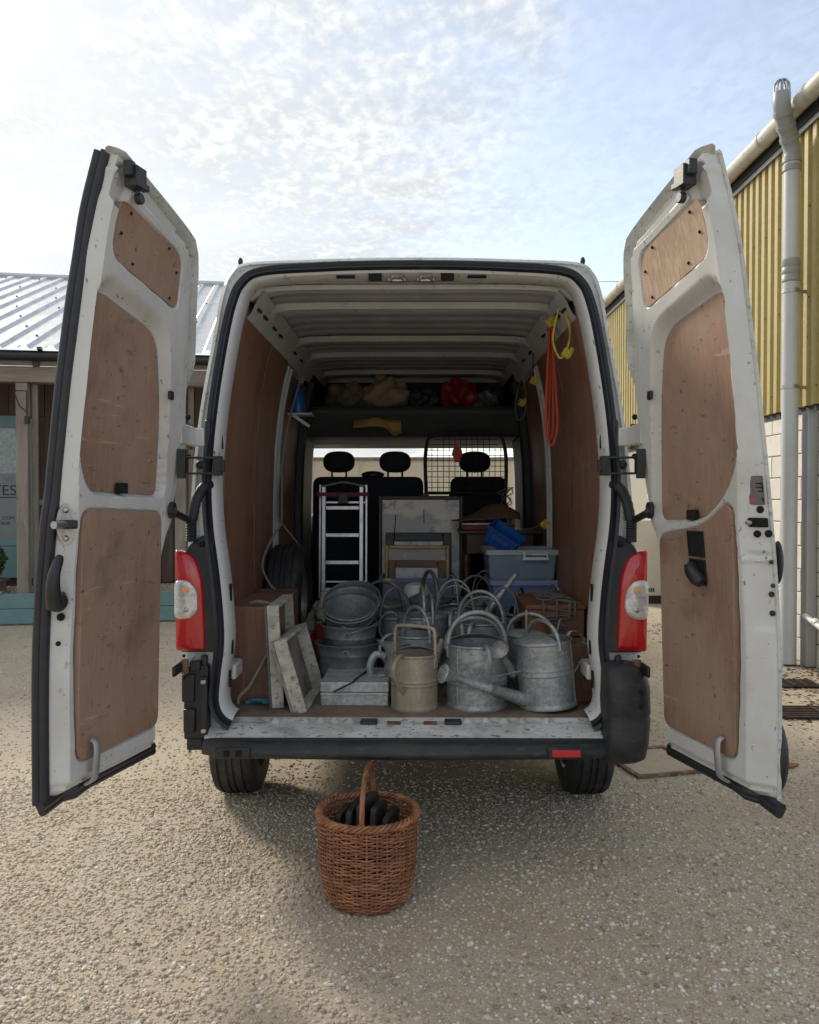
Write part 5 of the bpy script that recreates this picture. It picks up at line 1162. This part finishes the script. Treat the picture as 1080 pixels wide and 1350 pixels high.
# ---- spare wheel by the left wall
sw = empty('spare_tyre', (-.775, 5.12, FZ), 'spare van tyre standing on edge against the left lining', 'tyre')
r_, w_ = .345, .215
prof2 = [(-.40, .56), (-.48, .66), (-.5, .82), (-.46, .93), (-.38, .985), (-.27, .998), (-.26, .972), (-.235, .972), (-.225, 1.0), (-.09, 1.0), (-.08, .972), (-.055, .972), (-.045, 1.0), (.045, 1.0), (.055, .972), (.08, .972), (.09, 1.0), (.225, 1.0), (.235, .972), (.26, .972), (.27, .998), (.38, .985), (.46, .93), (.5, .82), (.48, .66), (.40, .56)]
rg = []
for k in range(80):
    a = 2 * math.pi * k / 80; nt_ = -.010 if k % 4 == 0 else 0
    rg.append([Vector((px * w_, (pr + (nt_ if pr > .99 else 0)) * r_ * math.cos(a), r_ + (pr + (nt_ if pr > .99 else 0)) * r_ * math.sin(a))) for px, pr in prof2])
MB().loft(rg, closed=False, loop=True).build('tread', 'tyre_rubber', sw, smooth=30)
M_ = Matrix.Translation((0, 0, r_)) @ Matrix.Rotation(RAD(90), 4, 'Y')
MB().lathe([(.03, .02), (r_ * .3, .04), (r_ * .48, 0), (r_ * .56, .08), (r_ * .58, .088), (r_ * .56, .088)], 28, M_).lathe([(r_ * .56, -.088), (r_ * .5, -.05), (r_ * .46, 0)], 28, M_).build('rim', 'steel', sw)

# ---- floral cloth bundle
def blob(name, loc, r, material, label, cat, seed=0, amp=.16, nu=40, nv=26, group=None, freq=4.0, flatb=True):
    rs = np.random.default_rng(seed); ph = rs.uniform(0, 6.28, (7, 3)); fr_ = rs.uniform(.5, 1.6, (7, 3)) * freq
    def fn(d):
        s_ = 0
        for i in range(7): s_ += math.sin(fr_[i, 0] * d.x + ph[i, 0]) * math.sin(fr_[i, 1] * d.y + ph[i, 1]) * math.cos(fr_[i, 2] * d.z + ph[i, 2])
        return 1 + amp * s_ * .6 - amp * .35 * abs(math.sin(fr_[0, 0] * 2.2 * d.x + fr_[1, 1] * 1.7 * d.z + ph[0, 0]))
    q = MB().ball((0, 0, 0), r, nu, nv, fn)
    if flatb: q.v = [(x, y, max(z, -r[2] * .78)) for x, y, z in q.v]
    zmin = min(p[2] for p in q.v); q.v = [(x, y, z - zmin) for x, y, z in q.v]
    return solo(q, name, material, label, cat, loc, group=group, smooth=70)
p = at(432, 806, 5.2); blob('floral_cloth', (p.x + .02, 5.22, FZ), (.15, .17, .21), 'floral', 'bundled cream floral cloth between the trays and the stepladder', 'cloth', 3, .22)
blob('red_cloth', (fx(424, 4.75), 4.78, FZ), (.07, .10, .14), 'red_cloth', 'dark red cloth stuffed behind the leaning tray', 'cloth', 5, .2)

# ---- aluminium stepladder
LY = 5.95
lad = empty('stepladder', (fx(451, LY), LY, FZ), 'folded aluminium stepladder standing before the passenger seats', 'ladder', rot=(RAD(-4), 0, 0))
hw = .135
for sx in (-1, 1):
    MB().span((sx * hw - .014, -.03, 0), (sx * hw + .014, .02, 1.055)).build('stile', 'alu', lad, bevel=.003, smooth=0)
    MB().span((sx * (hw + .033) - .008, .035, .25), (sx * (hw + .033) + .008, .065, 1.075)).build('rear_stile', 'alu', lad, bevel=.003, smooth=0)
for z in (.12, .315, .51, .705, .90): MB().span((-hw + .015, -.045, z - .014), (hw - .015, .02, z + .014)).build('tread', 'alu', lad, bevel=.003, smooth=0)
for z in (.37, .945): MB().span((-hw - .024, .040, z - .006), (hw + .024, .060, z + .006)).build('rear_bar', 'alu', lad, smooth=0)
MB().tube(smoothpath([(-hw - .033, .05, 1.06), (-hw * .5, .05, 1.082), (0, .05, 1.092), (hw * .5, .05, 1.082), (hw + .033, .05, 1.06)], 5), .008, 8).build('top_rail', 'alu', lad)
q = MB().span((-hw - .05, -.034, .985), (hw + .05, -.0305, 1.012)); q.span((-hw - .05, .068, .985), (hw + .05, .072, 1.012)); q.build('binding_strap', 'red_strap', lad, smooth=0)
MB().span((-.03, -.05, .93), (.04, -.031, 1.005)).build('strap_buckle', 'black_plastic', lad, bevel=.004)

# ---- pictures and their tub
def picture(label, u0, u1, vtop, Y, z0, fmat, pmat, fw, lean=RAD(-7), depth=.025, z1=None):
    a, b = at(u0, vtop, Y), at(u1, vtop, Y); w = b.x - a.x; h = a.z - z0
    r = empty('framed_picture', ((a.x + b.x) / 2, Y - .0, z0), label, 'picture', rot=(lean, 0, 0), group='framed pictures')
    for (p0, p1) in (((-w / 2, 0, 0), (-w / 2 + fw, depth, h)), ((w / 2 - fw, 0, 0), (w / 2, depth, h)), ((-w / 2 + fw + .0005, 0, h - fw), (w / 2 - fw - .0005, depth, h)), ((-w / 2 + fw + .0005, 0, 0), (w / 2 - fw - .0005, depth, fw))):
        MB().span(p0, p1).build('frame_side', fmat, r, bevel=.006, smooth=0)
    MB().span((-w / 2 + fw * .98, depth * .55, fw * .98), (w / 2 - fw * .98, depth * .8, h - fw * .98)).build('print', pmat, r, smooth=0); return r
picture('large black framed print with a pale sketchy sheet, behind the other pictures', 498, 612, 652, 5.78, FZ + .002, 'black_frame', 'print_paper', .028)
q = MB()
for pts in ([(-.05, .62), (.0, .70), (.07, .72), (.12, .66), (.10, .60), (.04, .58), (-.02, .60)], [(-.12, .52), (-.06, .58), (.02, .57), (.09, .53), (.15, .56)], [(.05, .60), (.10, .68), (.16, .73)], [(-.18, .58), (-.17, .72), (-.16, .86)], [(.02, .80), (.02, .90)]):
    q.tube(smoothpath([(x * 1.1, .0125, z) for x, z in pts], 5), .0036, 5)
big_print = [o for o in COL.objects if o.name.startswith('framed_picture')][0]
q.build('drawn_line', 'rubber', big_print)
picture('dark carved frame standing in front of the large print', 508, 596, 702, 5.62, FZ + .04, 'black_frame', 'print_pale', .06, lean=RAD(-5))
picture('thin gilt framed dark picture, third from the front', 507, 593, 719, 5.56, FZ + .04, 'gilt_frame', 'print_dark', .025, lean=RAD(-5))
picture('broad brown wooden frame, frontmost of the pictures in the tub', 512, 587, 739, 5.50, FZ + .04, 'brown_frame', 'print_pale', .048, lean=RAD(-4))
def tub(label, u0, u1, vrim, Y, depth, z0, body, rimm, nm='storage_box', grp=None, clip=False, cat='storage box', paper=False):
    a, b = at(u0, vrim, Y), at(u1, vrim, Y); w = b.x - a.x - .03; h = a.z - z0
    r = empty(nm, ((a.x + b.x) / 2, Y + depth / 2, z0), label, cat, group=grp)
    outer = lambda k, z: [Vector((x * k * w / 2, y * k * depth / 2, z)) for x, y in round_poly([(-1, -1), (1, -1), (1, 1), (-1, 1)], .12, 4)]
    MB().loft([outer(.01, .004), outer(.90, .004), outer(.93, .0), outer(.995, h - .02), outer(.985, h - .02), outer(.92, .008), outer(.01, .008)]).build('tub', body, r, smooth=40)
    MB().loft([outer(.99, h - .03), outer(1.06, h - .03), outer(1.07, h - .004), outer(1.05, h), outer(.98, h - .004), outer(.985, h - .03)]).build('rim', rimm, r, smooth=40)
    if clip:
        q = MB().span((-.005, -depth / 2 * 1.07 - .02, h - .06), (w * .36, -depth / 2 * 1.07 - .004, h - .042)); q.span((0.0, -depth / 2 * 1.07 - .014, h - .042), (.014, -depth / 2 * 1.07 - .003, h - .01)); q.span((w * .33, -depth / 2 * 1.07 - .014, h - .042), (w * .35, -depth / 2 * 1.07 - .003, h - .01)); q.span((w * .12, -depth / 2 * 1.07 - .014, h - .03), (w * .34, -depth / 2 * 1.07 - .004, h - .022)); q.build('clip', 'tub_clip', r, bevel=.003)
    if paper: MB().span((-.01, -depth / 2 * .88, .02), (.19, -depth / 2 * .86, h * .66)).build('paper_label', 'paper_blue', r, smooth=0)
    return r
tub('lavender plastic tub holding the framed pictures', 500, 602, 762, 5.36, .36, FZ, 'lavender_tub', 'lavender_tub', nm='picture_tub', cat='tub')
p = at(555, 795, 5.2); q = MB().lathe([(.02, 0), (.075, .002), (.085, .02), (.095, .10), (.07, .16), (.02, .175), (.0001, .175)], 30); solo(q, 'cream_jar', 'lamp_white', 'cream rounded jar between the watering cans and the lavender tub', 'jar', (fx(549, 5.2), 5.22, FZ + .27)); 
solo(MB().span((-.10, -.07, 0), (.10, .07, .268)), 'wooden_block_stand', 'dark_wood', 'dark wooden stand under the cream jar', 'stand', (fx(549, 5.2), 5.23, FZ + .0005), bevel=.006)

# ---- right side: table, storage boxes, basket, bag, crate
TY = 5.55
tbz = at(640, 699, TY).z
tx0, tx1 = fx(606, TY), .84
tab = empty('side_table', ((tx0 + tx1) / 2, TY + .2, FZ), 'dark wooden side table with turned legs behind the storage boxes', 'table', world_frame=True)
ORG[tab.name] = tuple(tab.location)
MB().span((tx0, TY, tbz - .025), (tx1, TY + .42, tbz)).build('table_top', 'dark_wood', tab, bevel=.006)
MB().span((tx0 + .05, TY + .03, tbz - .16), (tx1 - .05, TY + .39, tbz - .0255)).build('apron', 'dark_wood', tab, bevel=.004)
for lx in (tx0 + .05, tx1 - .05):
    for ly in (TY + .05, TY + .37):
        H_ = tbz - .161 - FZ; pr = [(.022, 0), (.026, .04), (.018, .07)] + [(.020 + .011 * abs(math.sin(k * 1.25)), .07 + (H_ - .13) * k / 16) for k in range(17)] + [(.030, H_ - .05), (.030, H_)]
        MB().lathe(pr, 16, Matrix.Translation((lx, ly, FZ))).build('leg', 'dark_wood', tab)
solo(MB().span((-.17, -.10, 0), (.17, .10, .032)), 'red_book', 'book_red', 'flat dark red book on the side table under the brown cloth', 'book', (fx(645, TY), TY + .13, tbz + .0005), (0, 0, .06), bevel=.004)
solo(MB().span((-.15, -.09, 0), (.15, .09, .014)), 'thin_pale_book', 'print_paper', 'thin pale magazine on top of the red book', 'book', (fx(640, TY), TY + .125, tbz + .0335), (0, 0, -.05), bevel=.002)
q = MB(); rg = []
for i in range(15):
    row = []
    for j in range(19):
        x = -.22 + .44 * j / 18; y = -.14 + .28 * i / 14
        e = max(0, 1 - (abs(x - .05) / .24) ** 2.5) * max(0, 1 - (abs(y) / .15) ** 3)
        z = .012 + .105 * e * (.75 + .3 * math.sin(9 * x + 5 * y)) + .012 * math.sin(23 * x + 11 * y) * e
        row.append(Vector((x, y, max(z, .004 + .01 * (x < -.1) * (abs(x) - .1)))))
    rg.append(row)
q.loft(rg, closed=False); solo(q, 'brown_cloth', 'brown_cloth', 'crumpled brown cloth on top of the side table books', 'cloth', (fx(642, TY), TY + .14, tbz + .0485), (0, 0, .05), solid=.006)
tub('lower blue tinted storage box under the clear one', 645, 738, 765, 5.02, .40, FZ, 'clear_tub_blue', 'tub_rim_blue', grp='stacked plastic storage boxes')
tub('clear plastic storage box with a white clip, on the blue tinted one', 640, 739, 725, 5.01, .42, at(640, 765, 5.02).z + .001, 'clear_tub', 'tub_rim', grp='stacked plastic storage boxes', clip=True, paper=True)
q = blob('folded_cloth', (fx(692, 5.2), 5.22, at(640, 765, 5.02).z + .012), (.15, .14, .055), 'bag_blue', 'dark folded cloth inside the clear storage box', 'cloth', 11, .1)
# blue basket, tipped
bz = at(640, 725, 5.02).z
bb = empty('blue_basket', (fx(664, 5.12), 5.12, bz + .062), 'small blue plastic basket tipped over on the clear storage box', 'basket', rot=(RAD(16), RAD(33), RAD(-18)))
def fr4(k, z): return [Vector((x * .105 * k, y * .075 * k, z)) for x, y in round_poly([(-1, -1), (1, -1), (1, 1), (-1, 1)], .12, 3)]
MB().loft([fr4(.01, -.055), fr4(.86, -.055), fr4(.88, -.05), fr4(1, .055), fr4(.98, .055), fr4(.85, -.047), fr4(.01, -.047)]).build('tub', 'blue_plastic', bb, smooth=40)
MB().loft([fr4(1.0, .045), fr4(1.07, .045), fr4(1.07, .058), fr4(.98, .058)]).build('rim', 'blue_plastic', bb, smooth=40)
for x in (-.075, -.04, 0, .04, .075): MB().box((x, -.0735, 0), (.006, .006, .085), Matrix.Rotation(-.1, 3, 'X')).build('rib', 'blue_plastic', bb, smooth=0)
MB().box((0, -.077, .012), (.12, .004, .03), Matrix.Rotation(-.1, 3, 'X')).build('recessed_panel', 'blue_dark', bb, smooth=0)
# wooden crate with tangled flex
ckx0, ckx1 = fx(731, 4.22), .815
cz0, cz1 = .9005, 1.045
crt = empty('wooden_case', (.70, 4.4, cz0), 'battered brown wooden case on the right wheel arch box, wrapped in flex', 'case', world_frame=True)
ORG[crt.name] = tuple(crt.location)
MB().span((.555, 4.14, .905), (.84, 4.62, 1.04)).build('case_body', 'crate_wood', crt, bevel=.006, smooth=0)
MB().span((.545, 4.13, 1.041), (.845, 4.63, 1.062)).build('case_lid', 'crate_wood', crt, bevel=.005, smooth=0)
MB().span((.545, 4.128, .905), (.5545, 4.142, 1.04)).build('case_edge', 'crate_edge', crt, bevel=.003, smooth=0)
fx_ = MB(); rs = np.random.default_rng(4)
for k in range(7):
    pts = []
    for i in range(9):
        t = i / 8; pts.append((.60 + .2 * rs.uniform(), 4.13 + .45 * t if k < 5 else 4.12 + .02 * rs.uniform(), 1.072 + .022 * rs.uniform() if k < 5 else 1.06 - .12 * t))
    if k < 5: pts = [(pts[0][0], 4.118, 1.0)] + [(pts[0][0], 4.116, 1.065)] + pts
    fx_.tube(smoothpath(pts, 4), .0035 if k % 2 else .0045, 5)
tag(fx_.build('tangled_flex', 'rope_grey'), 'tangle of thin grey flex draped over the wooden case', 'flex')

# ---- ropes and straps on the walls
def loop(name, pts, r, material, label, cat='rope', closed=False, seg=7): return tag(MB().tube(smoothpath(pts, 8, closed), r, seg, closed).build(name, material), label, cat)
oy = 4.30; a = at(730, 408, oy); b = at(733, 588, oy); ox = .70
loop('orange_rope', [(ox - .012, oy, 2.50), (ox - .02, oy, 2.30), (ox - .03, oy, 2.05), (ox - .03, oy - .005, 1.93), (ox, oy, 1.865), (ox + .028, oy, 1.95), (ox + .024, oy, 2.10), (ox + .006, oy, 2.35), (ox, oy, 2.50)], .0075, 'rope_orange', 'orange rope hanging in a long loop on the right wall')
loop('orange_rope', [(ox - .004, oy + .015, 2.49), (ox - .006, oy + .015, 2.25), (ox - .012, oy + .02, 2.0), (ox - .005, oy + .02, 1.90), (ox + .01, oy + .02, 1.96), (ox + .008, oy + .015, 2.20), (ox + .01, oy + .015, 2.49)], .0065, 'rope_orange', 'inner shorter loop of orange rope inside the long one')
sy_ = 4.02; sx_ = .705
tag(MB().tube(smoothpath([(sx_ - .02, sy_, 2.50), (sx_ - .045, sy_, 2.38), (sx_ - .04, sy_, 2.32), (sx_ - .01, sy_, 2.265), (sx_ + .025, sy_, 2.32), (sx_ + .035, sy_, 2.40), (sx_ + .01, sy_, 2.50)], 8), .0052, 6).build('yellow_rope', 'strap_yellow'), 'yellow strap hung in a short loop at the top of the right wall', 'strap')
bkl = MB(); 
bkl.box((0, 0, 0), (.04, .02, .045)); bkl.box((.012, -.012, .01), (.02, .012, .05))
for (u, v, Y, rz_, lab) in ((726, 424, 4.2, .5, 'yellow ratchet buckle lying along the roof rail'), (747, 466, 4.02, .2, 'yellow ratchet buckle at the end of the yellow strap'), (704, 502, 5.0, .1, 'yellow ratchet buckle on the right pillar, beside the orange rope'), (688, 531, 5.5, .1, 'small yellow buckle hanging by the cab on the right wall'), (718, 691, 4.98, .6, 'yellow buckle pulled tight beside the storage boxes')):
    p = at(u, v, Y); q = MB(); q.v = list(bkl.v); q.f = list(bkl.f); o = solo(q, 'ratchet_buckle', 'strap_yellow', lab, 'buckle', (p.x, p.y, p.z), (0, rz_ + .3, .3), bevel=.003, group='yellow ratchet buckles')
def strap_line(pts, w, material, label, nm='webbing_strap'): return tag(MB().tube(smoothpath(pts, 4), w, 6, flat=.25, up=(0, 1, 0)).build(nm, material), label, 'strap')
strap_line([at(703, 465, 5.0), at(703, 485, 5.0), at(704, 500, 5.0)], .012, 'strap_black', 'black webbing above the buckle on the right pillar')
strap_line([at(752, 392, 4.05), at(742, 405, 4.1), at(732, 415, 4.2)], .012, 'strap_black', 'black webbing tied to the rail above the orange rope')
loop('steel_cord', [at(718, 691, 4.97), at(700, 697, 5.1), at(684, 700, 5.2)], .003, 'rope_grey', 'thin grey cord from the buckle to the blue basket', 'cord')
loop('grey_cord_loop', [at(687, 500, 5.5), at(680, 530, 5.5), at(683, 553, 5.5), at(692, 545, 5.5), at(693, 515, 5.5), at(688, 500, 5.5)], .004, 'rope_grey', 'loop of grey cord hanging by the cab on the right wall', 'cord')
for k, (lab, col) in enumerate((('pale cord hanging down the left lining to the spare tyre', 'rope_pale'),)):
    loop('pale_cord', [at(396, 500, 5.35), at(380, 560, 5.25), at(372, 610, 5.2), at(367, 640, 5.15), at(366, 680, 5.15), at(371, 690, 5.15), at(372, 640, 5.15), at(370, 612, 5.2)], .006, col, lab, 'cord')
loop('slack_cord', [at(372, 690, 5.1), at(356, 715, 4.85), at(346, 745, 4.76), at(356, 770, 4.74), at(371, 784, 4.72)], .006, 'rope_pale', 'slack pale cord looped over the spare tyre', 'cord')
loop('tie_cord', [at(374, 693, 5.1), at(390, 713, 5.2), at(398, 725, 5.3)], .005, 'rope_pale', 'taut pale cord running from the lining towards the cab', 'cord')
loop('box_rope', [(-.80, 4.02, 1.085), (-.76, 4.0, 1.095), (-.70, 3.97, 1.09), (-.668, 3.945, 1.085)], .009, 'rope_pale', 'twisted pale rope tied across the left plywood box', 'rope')
loop('corner_rope', [at(354, 858, 3.93), at(340, 885, 3.90), at(327, 907, 3.88), at(316, 918, 3.85), at(314, 928, 3.84)], .0065, 'rope_pale', 'pale rope slung from the wooden tray down to the left corner', 'rope')
q = MB().tube(smoothpath([(-.80, 3.90, .630), (-.74, 3.92, .640), (-.70, 3.90, .632), (-.665, 3.93, .642)], 6), .010, 7); q.tube(smoothpath([(-.80, 3.92, .632), (-.75, 3.90, .645), (-.68, 3.92, .634)], 6), .010, 7)
tag(q.build('blue_rope', 'rope_blue'), 'blue green rope lying in the left floor corner', 'rope')
# blue bottle on a bracket, left
p = at(393, 528, 5.55)
br_ = empty('wall_bracket', (p.x, 5.55, p.z - .10), 'small grey ledge bracket on the left wall holding the blue bottle', 'bracket')
MB().span((-.06, -.07, 0), (.10, .07, .012)).build('ledge', 'van_inner', br_, smooth=0); MB().box((.03, -.06, -.04), (.13, .008, .02), Matrix.Rotation(.6, 3, 'Y')).build('stay', 'van_inner', br_, smooth=0)
solo(MB().lathe([(.0001, 0), (.045, 0), (.048, .02), (.046, .09), (.03, .15), (.018, .17), (.018, .19), (.0001, .19)], 20), 'blue_bottle', 'blue_plastic', 'blue plastic bottle on the ledge of the left wall', 'bottle', (p.x, 5.55, p.z - .087))

# ---- things stuffed on the cab shelf
SZ = 2.2625; SY = 6.58
for (u, w, h, d, mt, nm, lab, sd) in ((458, .17, .14, .13, 'bag_olive', 'olive_bag', 'mottled olive cloth bag at the left end of the cab shelf', 21), (509, .18, .155, .14, 'bag_beige', 'beige_bag', 'puckered beige drawstring bag in the middle of the cab shelf', 22), (557, .14, .11, .12, 'bag_blue', 'dark_bag', 'dark blue bundle right of the beige bag on the cab shelf', 23), (604, .15, .145, .13, 'bag_red', 'red_bag', 'dark red plastic bag on the cab shelf', 24), (643, .115, .11, .12, 'bag_grey', 'grey_bag', 'crinkled grey plastic bag at the right end of the cab shelf', 25)):
    blob(nm, (fx(u, SY), SY, SZ), (w, d, h), mt, lab, 'bag', sd, .19, nu=64, nv=40, freq=4.4, group='bags on the cab shelf')
q = MB(); rg = []
for i in range(9):
    rg.append([Vector((x, -.05 + .12 * i / 8, .045 * math.exp(-((x) / .09) ** 2) * math.sin(math.pi * (i + .5) / 9) + (-.10 * max(0, (x - .06) / .12) if i < 4 else 0) * max(0, 1 - abs(x - .14) / .09))) for x in np.linspace(-.16, .20, 25)])
q.loft(rg, closed=False)
p = at(494, 575, 6.28); solo(q, 'yellow_cloth', 'yellow_cloth', 'yellow cloth hanging over the edge of the header trim', 'cloth', (p.x, 6.262, 2.145), (RAD(35), 0, 0), solid=.006)
p = at(603, 597, 6.19); q = MB(); pol = [(-.02, -.07), (.02, -.07), (.022, -.045), (.042, -.01), (.03, .03), (.012, .05), (0, .085), (-.012, .05), (-.03, .03), (-.042, -.01), (-.022, -.045)]
q.prism(pol, lambda x, z, h: (x, h, z), 0, .004); solo(q, 'air_freshener', 'freshener', 'orange red card air freshener hanging on the mesh guard', 'air freshener', (p.x, 6.195, p.z))
q = MB(); q.add([(-.10, 0, 0), (.09, 0, 0), (.06, .06, .19), (-.03, .06, .19)], [(0, 1, 2, 3)])
p = at(500, 640, 7.75); solo(q, 'folded_leaflet', 'pale_green', 'pale green leaflet propped on the dashboard', 'leaflet', (p.x, 7.68, 1.462), solid=.004, smooth=0)
q = MB(); rs = np.random.default_rng(9)
for k in range(5): q.tube(smoothpath([Vector((.0 + .06 * rs.uniform(-1, 1), .03 * rs.uniform(-1, 1), -.02 * i * 2 + .04)) for i in range(7)], 4), .004, 5)
p = at(667, 650, 6.05); solo(q, 'hanging_wires', 'rope_grey', 'bunch of grey wires hanging right of the driver seat', 'wires', (p.x, 6.05, p.z))

# ================================================================== wicker basket on the gravel
BY = 3.30; BX = at(485, 1100, BY).x
bas = empty('wicker_basket', (BX, BY, 0), 'round brown wicker basket with a tall hoop handle on the gravel behind the bumper', 'basket', rot=(0, 0, RAD(-4)))
BH = .345
def brad(z): return float(np.interp(z, [0, .02, .06, .14, .22, .30, .345], [.148, .157, .172, .186, .190, .189, .190]))
NSK = 30
stk = MB(); wv = MB()
def stake_bend(k): return 2 * math.pi * k / NSK
for k in range(NSK):
    a = stake_bend(k); stk.tube([Vector((brad(z) * math.cos(a), brad(z) * math.sin(a), z)) for z in np.linspace(.0, BH, 9)], .0042, 6)
o = stk.build('stake', 'wicker', bas); o['kind'] = 'stuff'
rows_n = 42; zc_ = .008
for r_i in range(rows_n):
    z0 = .010 + (BH - .03) * r_i / (rows_n - 1); big = r_i in (14, 15, 16)
    pts = []; jit = random.uniform(-.0016, .0016)
    for i in range(NSK * 4):
        a = 2 * math.pi * (i + .0) / (NSK * 4)
        wob = math.cos(NSK / 2 * a + math.pi * (r_i % 2)) * .0055
        zz = z0 + .0022 * math.sin(3 * a + r_i) + jit + (.004 * math.sin(a * 1.0 + 2) if big else 0)
        pts.append(Vector(((brad(zz) + wob) * math.cos(a), (brad(zz) + wob) * math.sin(a), zz)))
    wv.tube(pts, (.0037 if not big else .0046) * random.uniform(.88, 1.12), 6, closed=True)
o = wv.build('weave', 'wicker', bas, smooth=60); o['kind'] = 'stuff'
rim = MB()
for ph in range(4):
    pts = []
    for i in range(130):
        a = 2 * math.pi * i / 130; tw = a * 13 + ph * math.pi / 2
        rr = brad(BH) + .004 + .011 * math.cos(tw); pts.append(Vector((rr * math.cos(a), rr * math.sin(a), BH + .004 + .010 * math.sin(tw))))
    rim.tube(pts, .0062, 6, closed=True)
rim.build('braided_rim', 'wicker', bas, smooth=60)
hd = MB(); top = .525
hp = []
for i in range(31):
    a = math.pi * i / 30; hp.append(Vector((.0, -.185 * math.cos(a), .30 + (top - .30) * math.sin(a) ** .62)))
hd.tube(hp, .0065, 8)
for ph in range(5):
    pts = []
    for i in range(121):
        f = i / 120 * 30; j = min(int(f), 29); c = hp[j].lerp(hp[j + 1], f - j); t = (hp[j + 1] - hp[j]).normalized(); nrm = Vector((1, 0, 0)); bn_ = t.cross(nrm)
        tw = i / 120 * 26 + ph * 2 * math.pi / 5; pts.append(c + (nrm * math.cos(tw) + bn_ * math.sin(tw)) * .0066)
    hd.tube(pts, .0036, 5)
hd.tube([Vector((-.012, -.196, .345)), Vector((0, -.199, .32)), Vector((.012, -.196, .345))], .006, 6); hd.tube([Vector((-.010, -.195, .37)), Vector((0, -.201, .305)), Vector((.010, -.195, .37))], .005, 6)
hd.build('hoop_handle', 'wicker', bas, smooth=60)
MB().lathe([(.0001, .004), (.15, .004), (.152, .012), (.0001, .014)], 32).build('woven_base', 'wicker', bas)
rs = np.random.default_rng(2)
for i, (x, y, h, w, rz_, lean, lab) in enumerate(((-.11, .02, .34, .15, 1.15, .16, 'leftmost black slab in the wicker basket'), (-.066, -.005, .365, .18, 1.25, .14, 'second black slab from the left in the wicker basket'), (-.018, .015, .385, .19, 1.2, .12, 'middle and tallest black slab in the wicker basket'), (.03, -.01, .36, .17, 1.3, .14, 'second black slab from the right in the wicker basket'), (.075, -.02, .335, .15, 1.25, .16, 'rightmost black slab in the wicker basket'))):
    q = MB(); pol = round_poly([(-w / 2, 0), (w / 2, 0), (w / 2 * rs.uniform(.85, 1), h * rs.uniform(.93, 1)), (w * .1, h), (-w / 2 * rs.uniform(.8, 1), h * rs.uniform(.9, 1))], .012, 3)
    q.prism(pol, lambda a_, z, hh: (a_, hh, z), -.012, .012)
    c_ = math.cos(RAD(4)); solo(q, 'black_slab', 'black_slate', lab, 'slab', (BX + x, BY + y, .017), (0, lean, rz_), bevel=.004, group='black slabs in the basket')
